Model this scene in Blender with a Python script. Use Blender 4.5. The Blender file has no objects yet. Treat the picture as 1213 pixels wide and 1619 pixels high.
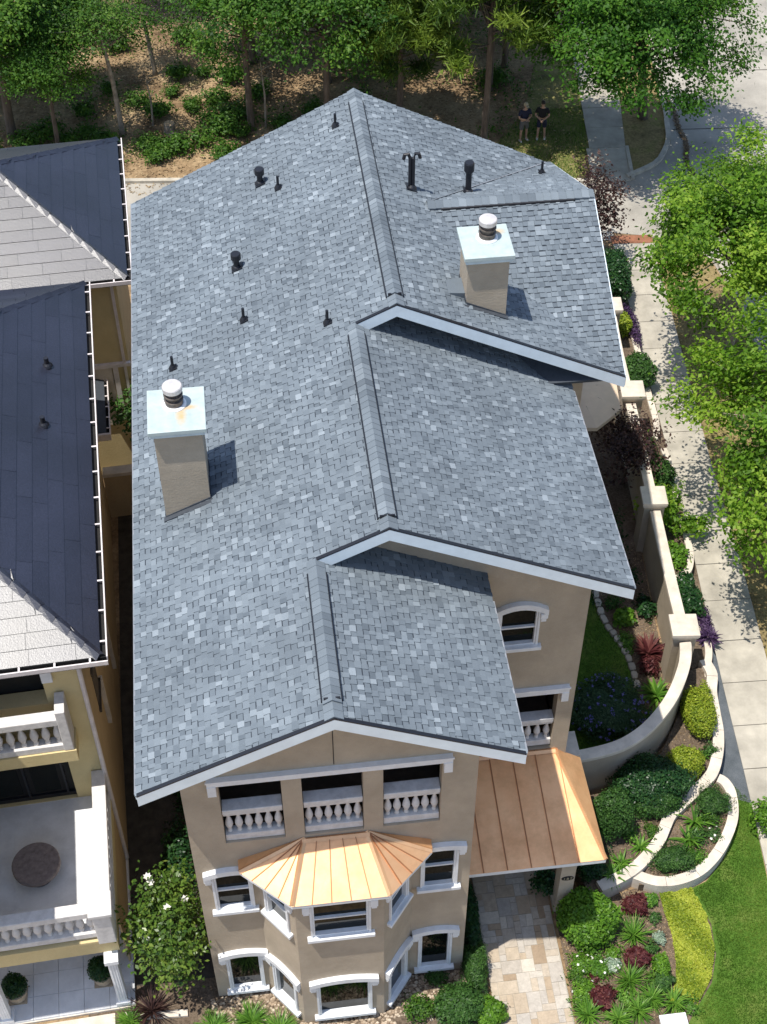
import bpy, math, random
import numpy as np
from mathutils import Vector, Matrix

R_ = math.radians
scene = bpy.context.scene
COL = scene.collection

# ---------------------------------------------------------------- camera, sky, sun, exposure
cam_d = bpy.data.cameras.new("camera")
cam = bpy.data.objects.new("camera", cam_d)
COL.objects.link(cam)
cam.location = (0, 0, 33.5)
cam.rotation_euler = (R_(90 - 47.04), R_(0.082), R_(-6.94))
cam_d.sensor_fit = 'VERTICAL'
cam_d.sensor_height = 36.0
cam_d.sensor_width = 27.0
cam_d.lens = 2307.2 / 1619 * 36.0
cam_d.clip_start = 0.5
cam_d.clip_end = 1500
scene.camera = cam

SUN_TO = Vector((-0.28, -0.12, 1.0)).normalized()
world = bpy.data.worlds.new("World")
scene.world = world
world.use_nodes = True
wn = world.node_tree
sky = wn.nodes.new('ShaderNodeTexSky')
sky.sky_type = 'NISHITA'
sky.sun_disc = False
sky.sun_elevation = math.asin(SUN_TO.z)
sky.sun_rotation = math.atan2(SUN_TO.x, SUN_TO.y) % (2 * math.pi)
bg = wn.nodes['Background']
bg.inputs[1].default_value = 0.15
wn.links.new(sky.outputs[0], bg.inputs[0])
sun_d = bpy.data.lights.new("sun", 'SUN')
sun_d.energy = 4.6
sun_d.angle = R_(0.5)
sun_d.color = (1.0, 0.955, 0.88)
sun = bpy.data.objects.new("sun", sun_d)
COL.objects.link(sun)
sun.location = (-20, 0, 60)
sun.rotation_euler = SUN_TO.to_track_quat('Z', 'Y').to_euler()
vs = scene.view_settings
vs.view_transform = 'Standard'
vs.look = 'None'
vs.exposure = 0.32
vs.gamma = 1.0
vs.use_curve_mapping = False

# ---------------------------------------------------------------- materials
def new_mat(name):
    m = bpy.data.materials.new(name)
    m.use_nodes = True
    nt = m.node_tree
    return m, nt, nt.nodes['Principled BSDF']

def N(nt, kind, **kw):
    n = nt.nodes.new(kind)
    for k, v in kw.items():
        setattr(n, k, v)
    return n

def noise(nt, scale, detail=4, rough=0.6, coord='Object', stretch=None):
    tc = N(nt, 'ShaderNodeTexCoord')
    t = N(nt, 'ShaderNodeTexNoise')
    t.inputs['Scale'].default_value = scale
    t.inputs['Detail'].default_value = detail
    t.inputs['Roughness'].default_value = rough
    if stretch:
        mp = N(nt, 'ShaderNodeMapping')
        mp.inputs['Scale'].default_value = stretch
        nt.links.new(tc.outputs[coord], mp.inputs[0])
        nt.links.new(mp.outputs[0], t.inputs['Vector'])
    else:
        nt.links.new(tc.outputs[coord], t.inputs['Vector'])
    return t

def ramp(nt, fac, stops):
    r = N(nt, 'ShaderNodeValToRGB')
    els = r.color_ramp.elements
    while len(els) < len(stops):
        els.new(0.5)
    for e, (p, c) in zip(els, stops):
        e.position = p
        e.color = (c[0], c[1], c[2], 1)
    nt.links.new(fac, r.inputs[0])
    return r

def bump(nt, bsdf, height, strength, dist=0.02):
    b = N(nt, 'ShaderNodeBump')
    b.inputs['Strength'].default_value = strength
    b.inputs['Distance'].default_value = dist
    nt.links.new(height, b.inputs['Height'])
    nt.links.new(b.outputs[0], bsdf.inputs['Normal'])

def mixc(nt, a, b, fac, mode='MIX'):
    m = N(nt, 'ShaderNodeMix', data_type='RGBA', blend_type=mode)
    for s, v in ((m.inputs[0], fac), (m.inputs[6], a), (m.inputs[7], b)):
        if hasattr(v, 'is_linked') or hasattr(v, 'links'):
            nt.links.new(v, s)
        elif isinstance(v, (int, float)):
            s.default_value = v
        else:
            s.default_value = (v[0], v[1], v[2], 1)
    return m.outputs[2]

def plain(name, c, rough=0.7, var=0.12, scale=3.0, bs=0.0, bscale=60, metal=0.0, spec=0.4, stretch=None):
    m, nt, b = new_mat(name)
    t = noise(nt, scale, 5, 0.65, stretch=stretch)
    lo = [x * (1 - var * 1.6) for x in c]
    hi = [min(1, x * (1 + var)) for x in c]
    r = ramp(nt, t.outputs[0], [(0.3, lo), (0.7, hi)])
    nt.links.new(r.outputs[0], b.inputs['Base Color'])
    b.inputs['Roughness'].default_value = rough
    b.inputs['Metallic'].default_value = metal
    b.inputs['Specular IOR Level'].default_value = spec
    if bs:
        t2 = noise(nt, bscale, 3, 0.6)
        bump(nt, b, t2.outputs[0], bs)
    return m

def tonemat(name, stops, rough=0.85, fine=0.25, fscale=90, bs=0.2, spec=0.3, metal=0.0, blotch=0.0):
    """colour from the per-piece 'tone' value plus fine grain"""
    m, nt, b = new_mat(name)
    at = N(nt, 'ShaderNodeAttribute', attribute_name='tone')
    r = ramp(nt, at.outputs['Fac'], stops)
    t = noise(nt, fscale, 3, 0.7)
    g = ramp(nt, t.outputs[0], [(0.25, (1 - fine,) * 3), (0.75, (1 + fine * 0.6,) * 3)])
    c = mixc(nt, r.outputs[0], g.outputs[0], 1.0, 'MULTIPLY')
    if blotch:
        t3 = noise(nt, 0.45, 4, 0.6)
        g3 = ramp(nt, t3.outputs[0], [(0.3, (1 - blotch,) * 3), (0.7, (1 + blotch * 0.5,) * 3)])
        c = mixc(nt, c, g3.outputs[0], 1.0, 'MULTIPLY')
    nt.links.new(c, b.inputs['Base Color'])
    b.inputs['Roughness'].default_value = rough
    b.inputs['Specular IOR Level'].default_value = spec
    b.inputs['Metallic'].default_value = metal
    if bs:
        bump(nt, b, t.outputs[0], bs, 0.006)
    return m

def leafmat(name, dark, mid, light, trans=0.35, rough=0.5):
    m, nt, b = new_mat(name)
    at = N(nt, 'ShaderNodeAttribute', attribute_name='tone')
    r = ramp(nt, at.outputs['Fac'], [(0.0, dark), (0.5, mid), (1.0, light)])
    nt.links.new(r.outputs[0], b.inputs['Base Color'])
    b.inputs['Roughness'].default_value = rough
    b.inputs['Specular IOR Level'].default_value = 0.22
    tr = N(nt, 'ShaderNodeBsdfTranslucent')
    tc = mixc(nt, r.outputs[0], (1.25, 1.3, 0.55), 1.0, 'MULTIPLY')
    nt.links.new(tc, tr.inputs[0])
    mx = N(nt, 'ShaderNodeMixShader')
    mx.inputs[0].default_value = trans
    nt.links.new(b.outputs[0], mx.inputs[1])
    nt.links.new(tr.outputs[0], mx.inputs[2])
    out = nt.nodes['Material Output']
    nt.links.new(mx.outputs[0], out.inputs[0])
    return m

M = {}
def stucco(name, c, var=0.1):
    m, nt, b = new_mat(name)
    t = noise(nt, 0.9, 6, 0.65)
    r = ramp(nt, t.outputs[0], [(0.3, [x * (1 - var) for x in c]), (0.7, [x * (1 + var * 0.6) for x in c])])
    st = noise(nt, 1.6, 5, 0.7, stretch=(1.0, 1.0, 0.7))
    sr = ramp(nt, st.outputs[0], [(0.3, (0.93, 0.925, 0.91)), (0.65, (1.02, 1.02, 1.02))])
    f = noise(nt, 70, 4, 0.7)
    fr = ramp(nt, f.outputs[0], [(0.3, (0.88,) * 3), (0.7, (1.06,) * 3)])
    c1 = mixc(nt, r.outputs[0], sr.outputs[0], 1.0, 'MULTIPLY')
    c2 = mixc(nt, c1, fr.outputs[0], 1.0, 'MULTIPLY')
    nt.links.new(c2, b.inputs['Base Color'])
    b.inputs['Roughness'].default_value = 0.9
    b.inputs['Specular IOR Level'].default_value = 0.15
    t2 = noise(nt, 9, 6, 0.75, stretch=(1, 1, 3.0))
    bump(nt, b, t2.outputs[0], 0.6, 0.025)
    return m
M['stucco'] = stucco('taupe_stucco', (0.452, 0.378, 0.288), 0.16)
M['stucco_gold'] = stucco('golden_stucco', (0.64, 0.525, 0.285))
M['stucco_shade'] = stucco('shaded_gold_stucco', (0.50, 0.375, 0.22))  # copy of the golden stucco with the side walls' shade mixed into its colour
M['white'] = plain('white_trim', (0.74, 0.75, 0.76), 0.6, 0.07, 4, 0.05, 40)
M['fascia'] = plain('painted_fascia', (0.68, 0.76, 0.81), 0.55, 0.05, 3)
M['chimcap'] = plain('pale_metal_cap', (0.56, 0.64, 0.66), 0.5, 0.09, 5)
M['stone'] = plain('cast_limestone', (0.60, 0.53, 0.44), 0.85, 0.16, 2.0, 0.15, 50)
M['shingle'] = tonemat('asphalt_shingle', [(0, (0.100, 0.122, 0.144)), (0.35, (0.145, 0.173, 0.199)), (0.7, (0.192, 0.226, 0.255)), (1, (0.275, 0.315, 0.348))], 0.9, 0.3, 120, 0.4, 0.25, 0, 0.18)
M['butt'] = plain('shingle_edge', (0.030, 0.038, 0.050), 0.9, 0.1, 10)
M['edge'] = plain('grey_drip_edge', (0.22, 0.235, 0.26), 0.6, 0.1, 5)
M['black'] = plain('black_metal', (0.010, 0.011, 0.016), 0.45, 0.1, 10, spec=0.5)
M['underlay'] = plain('roof_deck', (0.05, 0.058, 0.07), 0.9, 0.1, 10)
M['slate'] = tonemat('dark_slate', [(0, (0.013, 0.0145, 0.027)), (1, (0.019, 0.021, 0.037))], 0.40, 0.45, 26, 0.7, 0.9, 0, 0.35)
M['galv'] = plain('galvanised_steel', (0.66, 0.62, 0.60), 0.45, 0.12, 8, metal=0.35)
M['ruststeel'] = plain('weathered_steel', (0.16, 0.135, 0.12), 0.5, 0.35, 12, metal=0.5)
M['glass'] = plain('dark_window_glass', (0.005, 0.007, 0.006), 0.03, 0.1, 2, spec=0.16)
M['dark'] = plain('dark_interior', (0.014, 0.013, 0.012), 0.8, 0.2, 3)
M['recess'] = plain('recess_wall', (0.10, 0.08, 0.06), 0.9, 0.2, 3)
M['baluster'] = plain('cast_stone_baluster', (0.62, 0.60, 0.58), 0.8, 0.12, 6, 0.1, 40)
M['conc'] = plain('concrete_paving', (0.40, 0.365, 0.30), 0.9, 0.22, 0.9, 0.15, 40)
M['street'] = plain('street_concrete', (0.34, 0.315, 0.27), 0.9, 0.2, 0.5, 0.15, 30)
M['curb'] = plain('curb_concrete', (0.44, 0.40, 0.33), 0.9, 0.2, 2)
M['joint'] = plain('joint_filler', (0.07, 0.06, 0.05), 0.95, 0.3, 5)
M['redpave'] = plain('red_tactile_paving', (0.26, 0.11, 0.06), 0.9, 0.25, 4)
M['soil'] = None
M['bark'] = plain('tree_bark', (0.13, 0.10, 0.075), 0.95, 0.35, 6, 0.6, 30, stretch=(1, 1, 0.25))
M['palebark'] = plain('pale_bark', (0.30, 0.255, 0.20), 0.95, 0.3, 6, 0.5, 30)
M['wood'] = plain('cut_wood', (0.38, 0.27, 0.16), 0.9, 0.2, 8)
M['gutter'] = plain('pale_gutter', (0.68, 0.62, 0.60), 0.5, 0.1, 5)
M['patio'] = plain('grey_patio_tile', (0.70, 0.71, 0.72), 0.8, 0.1, 2, 0.1, 60)
M['tablestone'] = plain('mottled_stone', (0.19, 0.155, 0.145), 0.7, 0.25, 9, 0.06, 40)
M['terracotta'] = plain('pale_clay_pot', (0.42, 0.33, 0.23), 0.85, 0.2, 6)
M['canvas'] = plain('beige_canvas', (0.66, 0.50, 0.36), 0.9, 0.06, 2)
M['skin'] = plain('skin', (0.42, 0.25, 0.17), 0.6, 0.06, 4)
M['navy'] = plain('navy_cloth', (0.014, 0.016, 0.04), 0.85, 0.15, 6)
M['blackcloth'] = plain('black_cloth', (0.012, 0.011, 0.013), 0.85, 0.15, 6)
M['greycloth'] = plain('grey_cloth', (0.11, 0.105, 0.10), 0.85, 0.15, 6)
M['tancap'] = plain('tan_cap', (0.40, 0.34, 0.22), 0.8, 0.1, 6)
M['hair'] = plain('dark_hair', (0.02, 0.014, 0.01), 0.6, 0.2, 10)
M['shoe'] = plain('pale_shoe', (0.5, 0.47, 0.42), 0.7, 0.1, 6)

def copper():
    m, nt, b = new_mat('new_copper_sheet')
    t = noise(nt, 1.6, 5, 0.6)
    r = ramp(nt, t.outputs[0], [(0.3, (0.86, 0.465, 0.225)), (0.7, (0.94, 0.56, 0.29))])
    t4 = noise(nt, 0.9, 6, 0.75)
    r4 = ramp(nt, t4.outputs[0], [(0.32, (0.80, 0.76, 0.72)), (0.55, (1, 1, 1)), (0.75, (1.06, 1.08, 1.1))])
    cc = mixc(nt, r.outputs[0], r4.outputs[0], 1.0, 'MULTIPLY')
    nt.links.new(cc, b.inputs['Base Color'])
    rr_ = N(nt, 'ShaderNodeMapRange'); rr_.inputs['To Min'].default_value = 0.46; rr_.inputs['To Max'].default_value = 0.30
    nt.links.new(t4.outputs[0], rr_.inputs['Value'])
    b.inputs['Metallic'].default_value = 0.68
    nt.links.new(rr_.outputs[0], b.inputs['Roughness'])
    t2 = noise(nt, 3.0, 2, 0.5)
    bump(nt, b, t2.outputs[0], 0.12, 0.03)
    return m
M['copper'] = copper()
M['seam'] = plain('copper_seam', (0.42, 0.19, 0.09), 0.45, 0.1, 5, metal=0.6)

def caprust():
    """pale chimney pan with a rusty run-off stain"""
    m, nt, b = new_mat('stained_cap')
    t = noise(nt, 4, 6, 0.7)
    r = ramp(nt, t.outputs[0], [(0.3, (0.35, 0.425, 0.42)), (0.7, (0.47, 0.53, 0.515))])
    tc = N(nt, 'ShaderNodeTexCoord')
    masks = []
    for cx, cy, sx, sy in ((-2.29, 6.20, .15, .42), (-2.12, 6.42, .26, .10), (4.98, 10.78, .22, .16)):
        mp = N(nt, 'ShaderNodeMapping', vector_type='POINT')
        mp.inputs['Location'].default_value = (-cx / sx, -cy / sy, 0)
        mp.inputs['Scale'].default_value = (1 / sx, 1 / sy, 0)
        nt.links.new(tc.outputs['Object'], mp.inputs[0])
        g = N(nt, 'ShaderNodeTexGradient', gradient_type='SPHERICAL')
        nt.links.new(mp.outputs[0], g.inputs[0])
        masks.append(g.outputs[1])
    ad = N(nt, 'ShaderNodeMath', operation='ADD'); nt.links.new(masks[0], ad.inputs[0]); nt.links.new(masks[1], ad.inputs[1])
    ad2 = N(nt, 'ShaderNodeMath', operation='ADD'); nt.links.new(ad.outputs[0], ad2.inputs[0]); nt.links.new(masks[2], ad2.inputs[1])
    n2 = noise(nt, 9, 5, 0.75)
    mu = N(nt, 'ShaderNodeMath', operation='MULTIPLY'); nt.links.new(ad2.outputs[0], mu.inputs[0]); nt.links.new(n2.outputs[0], mu.inputs[1])
    rr = ramp(nt, mu.outputs[0], [(0.05, (0, 0, 0)), (0.45, (0.85, 0.85, 0.85))])
    c = mixc(nt, r.outputs[0], (0.55, 0.36, 0.16), rr.outputs[0])
    nt.links.new(c, b.inputs['Base Color'])
    b.inputs['Roughness'].default_value = 0.45
    return m
M['capstain'] = caprust()

def groundmat(name, stops, s1, s2, bs=0.5, bscale=30):
    m, nt, b = new_mat(name)
    t = noise(nt, s1, 6, 0.68)
    r = ramp(nt, t.outputs[0], stops)
    t2 = noise(nt, s2, 5, 0.75)
    r2 = ramp(nt, t2.outputs[0], [(0.28, (0.45,) * 3), (0.5, (0.95,) * 3), (0.75, (1.35,) * 3)])
    c = mixc(nt, r.outputs[0], r2.outputs[0], 1.0, 'MULTIPLY')
    nt.links.new(c, b.inputs['Base Color'])
    b.inputs['Roughness'].default_value = 0.95
    b.inputs['Specular IOR Level'].default_value = 0.1
    t3 = noise(nt, bscale, 4, 0.7)
    bump(nt, b, t3.outputs[0], bs, 0.04)
    return m
M['litter'] = groundmat('forest_leaf_litter', [(0.30, (0.10, 0.065, 0.038)), (0.48, (0.27, 0.185, 0.105)), (0.62, (0.40, 0.29, 0.17)), (0.75, (0.10, 0.13, 0.04))], 0.55, 7.0)
M['soil'] = groundmat('mulch_soil', [(0.3, (0.085, 0.062, 0.043)), (0.7, (0.19, 0.145, 0.105))], 2.0, 16.0)
M['lawn'] = groundmat('lawn_turf', [(0.25, (0.045, 0.10, 0.014)), (0.5, (0.072, 0.145, 0.020)), (0.75, (0.15, 0.19, 0.045))], 1.4, 26.0)
M['drygrass'] = groundmat('thin_dry_grass', [(0.3, (0.10, 0.13, 0.035)), (0.5, (0.20, 0.19, 0.07)), (0.7, (0.34, 0.27, 0.13))], 1.0, 12.0)
M['verge'] = groundmat('brown_verge', [(0.3, (0.15, 0.115, 0.055)), (0.5, (0.28, 0.215, 0.10)), (0.72, (0.17, 0.17, 0.05))], 0.9, 10.0)  # brownish grass and mulch of the street verges
M['gravelbed'] = groundmat('blue_grey_gravel', [(0.3, (0.10, 0.115, 0.125)), (0.7, (0.17, 0.185, 0.20))], 2, 60.0, 0.9, 70)
M['dirt'] = plain('passage_soil', (0.06, 0.052, 0.04), 0.95, 0.3, 4, 0.4, 30)

M['leaf_street'] = leafmat('bright_street_leaf', (0.035, 0.085, 0.008), (0.12, 0.25, 0.018), (0.31, 0.44, 0.055), 0.48)
M['leaf_verge'] = leafmat('deep_street_leaf', (0.022, 0.075, 0.008), (0.05, 0.145, 0.013), (0.10, 0.21, 0.022), 0.40)
M['leaf_oak'] = leafmat('oak_leaf', (0.016, 0.050, 0.008), (0.054, 0.142, 0.017), (0.145, 0.26, 0.036), 0.45)
M['leaf_pine'] = leafmat('pine_needle', (0.022, 0.055, 0.010), (0.085, 0.150, 0.020), (0.20, 0.27, 0.038), 0.35)
M['leaf_under'] = leafmat('undergrowth_leaf', (0.022, 0.065, 0.008), (0.055, 0.135, 0.014), (0.12, 0.21, 0.03), 0.35)
M['leaf_box'] = leafmat('clipped_leaf', (0.020, 0.055, 0.012), (0.042, 0.105, 0.020), (0.09, 0.185, 0.04), 0.25)
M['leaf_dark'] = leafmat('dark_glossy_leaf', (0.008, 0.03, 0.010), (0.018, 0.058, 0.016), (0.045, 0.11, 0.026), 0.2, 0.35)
M['leaf_fresh'] = leafmat('fresh_leaf', (0.045, 0.115, 0.012), (0.10, 0.22, 0.02), (0.20, 0.36, 0.04), 0.35, 0.4)
M['leaf_yellow'] = leafmat('golden_leaf', (0.09, 0.15, 0.010), (0.225, 0.29, 0.022), (0.43, 0.46, 0.06), 0.3)
M['leaf_magnolia'] = leafmat('magnolia_leaf', (0.025, 0.06, 0.010), (0.07, 0.13, 0.018), (0.17, 0.23, 0.04), 0.2, 0.32)
M['leaf_red'] = leafmat('burgundy_leaf', (0.035, 0.008, 0.010), (0.085, 0.020, 0.022), (0.18, 0.065, 0.055), 0.25)
M['leaf_maroon'] = leafmat('dark_maroon_leaf', (0.016, 0.009, 0.010), (0.040, 0.020, 0.019), (0.11, 0.06, 0.05), 0.3)
M['leaf_purple'] = leafmat('purple_leaf', (0.025, 0.012, 0.04), (0.06, 0.03, 0.085), (0.14, 0.085, 0.17), 0.3)
M['leaf_sage'] = leafmat('grey_sage_leaf', (0.018, 0.05, 0.022), (0.042, 0.095, 0.042), (0.09, 0.16, 0.075), 0.3)
M['flower_blue'] = leafmat('lavender_flower', (0.07, 0.07, 0.25), (0.12, 0.12, 0.38), (0.24, 0.23, 0.55), 0.3)
M['leaf_strap'] = leafmat('strap_leaf', (0.035, 0.10, 0.012), (0.085, 0.20, 0.022), (0.19, 0.34, 0.05), 0.3, 0.4)
M['leaf_silver'] = leafmat('silver_leaf', (0.15, 0.22, 0.16), (0.28, 0.36, 0.27), (0.5, 0.55, 0.45), 0.3)
M['petal'] = leafmat('white_petal', (0.6, 0.58, 0.5), (0.75, 0.73, 0.65), (0.85, 0.84, 0.8), 0.2)
M['grassblade'] = leafmat('grass_blade', (0.040, 0.095, 0.010), (0.080, 0.170, 0.018), (0.20, 0.27, 0.045), 0.3)
M['straw'] = leafmat('dry_litter', (0.12, 0.075, 0.04), (0.26, 0.18, 0.10), (0.45, 0.34, 0.2), 0.1)
M['pebble'] = tonemat('river_pebble', [(0, (0.15, 0.11, 0.075)), (0.5, (0.34, 0.255, 0.175)), (1, (0.56, 0.47, 0.36))], 0.8, 0.2, 30, 0.2)
M['flag'] = tonemat('travertine_flagstone', [(0, (0.24, 0.17, 0.11)), (0.15, (0.36, 0.27, 0.18)), (0.5, (0.45, 0.37, 0.275)), (0.8, (0.41, 0.37, 0.32)), (1, (0.55, 0.49, 0.40))], 0.75, 0.22, 9, 0.2, 0.4, 0, 0.12)
M['edgestone'] = tonemat('pale_edging_stone', [(0, (0.34, 0.31, 0.25)), (1, (0.52, 0.48, 0.40))], 0.9, 0.2, 20, 0.3)

# ---------------------------------------------------------------- mesh helpers
ORIG = {}          # object name -> world offset of its local frame

class MB:
    def __init__(self):
        self.v = []; self.f = []; self.mi = []; self.t = []
    def add(self, vs, fs, mi=0, tone=0.5):
        o = len(self.v)
        self.v += [tuple(p) for p in vs]
        for f in fs:
            self.f.append([i + o for i in f]); self.mi.append(mi); self.t.append(tone)
        return self
    def quad(self, a, b, c, d, mi=0, tone=0.5):
        return self.add([a, b, c, d], [(0, 1, 2, 3)], mi, tone)
    def poly(self, pts, mi=0, tone=0.5):
        return self.add(pts, [tuple(range(len(pts)))], mi, tone)
    def hexa(self, b, t, mi=0, tone=0.5):
        return self.add(list(b) + list(t), [(3, 2, 1, 0), (4, 5, 6, 7), (0, 1, 5, 4), (1, 2, 6, 5), (2, 3, 7, 6), (3, 0, 4, 7)], mi, tone)
    def box(self, x0, x1, y0, y1, z0, z1, mi=0, tone=0.5):
        return self.hexa([(x0, y0, z0), (x1, y0, z0), (x1, y1, z0), (x0, y1, z0)], [(x0, y0, z1), (x1, y0, z1), (x1, y1, z1), (x0, y1, z1)], mi, tone)
    def fbox(self, F, u0, u1, v0, v1, d0, d1, mi=0, tone=0.5):
        return self.hexa([F(u0, v0, d1), F(u1, v0, d1), F(u1, v0, d0), F(u0, v0, d0)], [F(u0, v1, d1), F(u1, v1, d1), F(u1, v1, d0), F(u0, v1, d0)], mi, tone)
    def prism(self, pts, z0, z1, mi=0, tone=0.5, top_mi=None):
        n = len(pts)
        a = [(p[0], p[1], z0) for p in pts]; b = [(p[0], p[1], z1) for p in pts]
        self.add(a + b, [(i, (i + 1) % n, n + (i + 1) % n, n + i) for i in range(n)], mi, tone)
        self.add(b, [tuple(range(n))], mi if top_mi is None else top_mi, tone)
        return self
    def fprism(self, F, poly, d0, d1, mi=0):
        n = len(poly)
        a = [F(u, v, d0) for u, v in poly]; b = [F(u, v, d1) for u, v in poly]
        self.add(a + b, [(i, (i + 1) % n, n + (i + 1) % n, n + i) for i in range(n)], mi)
        self.add(b, [tuple(range(n))], mi)
        return self
    def tube(self, pts, rads, n=8, mi=0, tone=0.5, cap=True):
        pts = [Vector(p) for p in pts]
        rings = []
        for i, p in enumerate(pts):
            d = (pts[min(i + 1, len(pts) - 1)] - pts[max(i - 1, 0)])
            if d.length < 1e-6: d = Vector((0, 0, 1))
            d.normalize()
            a = d.orthogonal() if abs(d.z) > 0.99 else d.cross(Vector((0, 0, 1)))
            a.normalize(); b = d.cross(a)
            r = rads[i] if hasattr(rads, '__len__') else rads
            rings.append([p + (a * math.cos(2 * math.pi * k / n) + b * math.sin(2 * math.pi * k / n)) * r for k in range(n)])
        vs = [q for rg in rings for q in rg]
        fs = []
        for i in range(len(pts) - 1):
            for k in range(n):
                fs.append((i * n + k, i * n + (k + 1) % n, (i + 1) * n + (k + 1) % n, (i + 1) * n + k))
        if cap:
            fs.append(tuple(range(n - 1, -1, -1))); fs.append(tuple((len(pts) - 1) * n + k for k in range(n)))
        return self.add(vs, fs, mi, tone)
    def lathe(self, prof, c=(0, 0, 0), n=10, mi=0, tone=0.5, sy=1.0):
        vs = []; fs = []
        for r, z in prof:
            for k in range(n):
                a = 2 * math.pi * k / n
                vs.append((c[0] + r * math.cos(a), c[1] + r * math.sin(a) * sy, c[2] + z))
        for i in range(len(prof) - 1):
            for k in range(n):
                fs.append((i * n + k, i * n + (k + 1) % n, (i + 1) * n + (k + 1) % n, (i + 1) * n + k))
        fs.append(tuple((len(prof) - 1) * n + k for k in range(n)))
        fs.append(tuple(range(n - 1, -1, -1)))
        return self.add(vs, fs, mi, tone)
    def wall(self, F, U, V, holes, depth, mi=0):
        us = sorted({U[0], U[1]} | {h[0] for h in holes} | {h[1] for h in holes})
        vs = sorted({V[0], V[1]} | {h[2] for h in holes} | {h[3] for h in holes})
        for i in range(len(us) - 1):
            for j in range(len(vs) - 1):
                cu = (us[i] + us[i + 1]) / 2; cv = (vs[j] + vs[j + 1]) / 2
                if any(h[0] < cu < h[1] and h[2] < cv < h[3] for h in holes): continue
                self.quad(F(us[i], vs[j], 0), F(us[i + 1], vs[j], 0), F(us[i + 1], vs[j + 1], 0), F(us[i], vs[j + 1], 0), mi)
        for h in holes:
            u0, u1, v0, v1 = h[:4]; D = -(h[4] if len(h) > 4 else depth)
            self.quad(F(u0, v0, 0), F(u0, v1, 0), F(u0, v1, D), F(u0, v0, D), mi)
            self.quad(F(u1, v1, 0), F(u1, v0, 0), F(u1, v0, D), F(u1, v1, D), mi)
            self.quad(F(u0, v1, 0), F(u1, v1, 0), F(u1, v1, D), F(u0, v1, D), mi)
            self.quad(F(u1, v0, 0), F(u0, v0, 0), F(u0, v0, D), F(u1, v0, D), mi)
        return self
    def mesh(self, name, mats, off=(0, 0, 0), smooth=False):
        me = bpy.data.meshes.new(name)
        me.from_pydata([(p[0] - off[0], p[1] - off[1], p[2] - off[2]) for p in self.v], [], self.f)
        for m in mats if isinstance(mats, (list, tuple)) else [mats]:
            me.materials.append(m)
        me.polygons.foreach_set('material_index', self.mi)
        a = me.attributes.new('tone', 'FLOAT', 'FACE')
        a.data.foreach_set('value', self.t)
        if smooth:
            me.polygons.foreach_set('use_smooth', [True] * len(self.f))
        me.update()
        return me
    def build(self, name, mats, parent=None, smooth=False, loc=None, off=None, bevel=0):
        """one mesh object; vertices given in world space (or in the parent's frame for turned things)"""
        base = ORIG.get(parent.name, (0, 0, 0)) if parent else (0, 0, 0)
        if off is None: off = base
        ob = bpy.data.objects.new(name, self.mesh(name, mats, off, smooth))
        COL.objects.link(ob)
        if parent: ob.parent = parent
        if loc is not None: ob.location = loc
        ORIG[ob.name] = base
        if bevel:
            bv = ob.modifiers.new('bevel', 'BEVEL'); bv.width = bevel; bv.segments = 2; bv.limit_method = 'ANGLE'
        return ob

def tag(o, label=None, cat=None, group=None, kind=None):
    if label: o['label'] = label
    if cat: o['category'] = cat
    if group: o['group'] = group
    if kind: o['kind'] = kind
    return o

def thing(name, label, cat, loc=(0, 0, 0), rz=0, group=None, local=False):
    o = bpy.data.objects.new(name, None)
    o.empty_display_size = 0.3
    COL.objects.link(o)
    o.location = loc
    o.rotation_euler = (0, 0, rz)
    ORIG[o.name] = (0, 0, 0) if local else tuple(loc)
    return tag(o, label, cat, group)

def dup(root, loc, rz=0, sc=1.0, label=None, group=None):
    r = root.copy(); COL.objects.link(r)
    r.location = loc; r.rotation_euler = (0, 0, rz); r.scale = (sc, sc, sc) if not hasattr(sc, '__len__') else sc
    if label: r['label'] = label
    if group: r['group'] = group
    for ch in list(root.children):
        c = ch.copy(); COL.objects.link(c); c.parent = r
        for g in list(ch.children):
            d = g.copy(); COL.objects.link(d); d.parent = c
    return r

def inst(mesh, name, parent, loc, rz=0, sc=None):
    """an object of its own that shares mesh data; loc in the parent's frame"""
    o = bpy.data.objects.new(name, mesh); COL.objects.link(o)
    o.parent = parent; o.location = loc; o.rotation_euler = (0, 0, rz)
    if sc: o.scale = sc
    return o

def rel(parent, p):
    b = ORIG.get(parent.name, (0, 0, 0))
    return (p[0] - b[0], p[1] - b[1], p[2] - b[2])

def np_mesh(name, V, F, tone, mats, mi=None):
    V = np.asarray(V, np.float32); F = np.asarray(F, np.int32)
    me = bpy.data.meshes.new(name)
    k = F.shape[1]
    me.vertices.add(len(V)); me.vertices.foreach_set('co', V.ravel())
    me.loops.add(F.size); me.loops.foreach_set('vertex_index', F.ravel())
    me.polygons.add(len(F))
    me.polygons.foreach_set('loop_start', np.arange(0, F.size, k, dtype=np.int32))
    for m in mats if isinstance(mats, (list, tuple)) else [mats]:
        me.materials.append(m)
    if mi is not None: me.polygons.foreach_set('material_index', np.asarray(mi, np.int32))
    a = me.attributes.new('tone', 'FLOAT', 'FACE')
    a.data.foreach_set('value', np.asarray(tone, np.float32))
    me.update(calc_edges=True)
    return me

def np_obj(me, name, parent=None, loc=None):
    o = bpy.data.objects.new(name, me); COL.objects.link(o)
    if parent: o.parent = parent
    if loc is not None: o.location = loc
    return o

def norm(a):
    return a / np.maximum(np.linalg.norm(a, axis=-1, keepdims=True), 1e-9)

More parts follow.
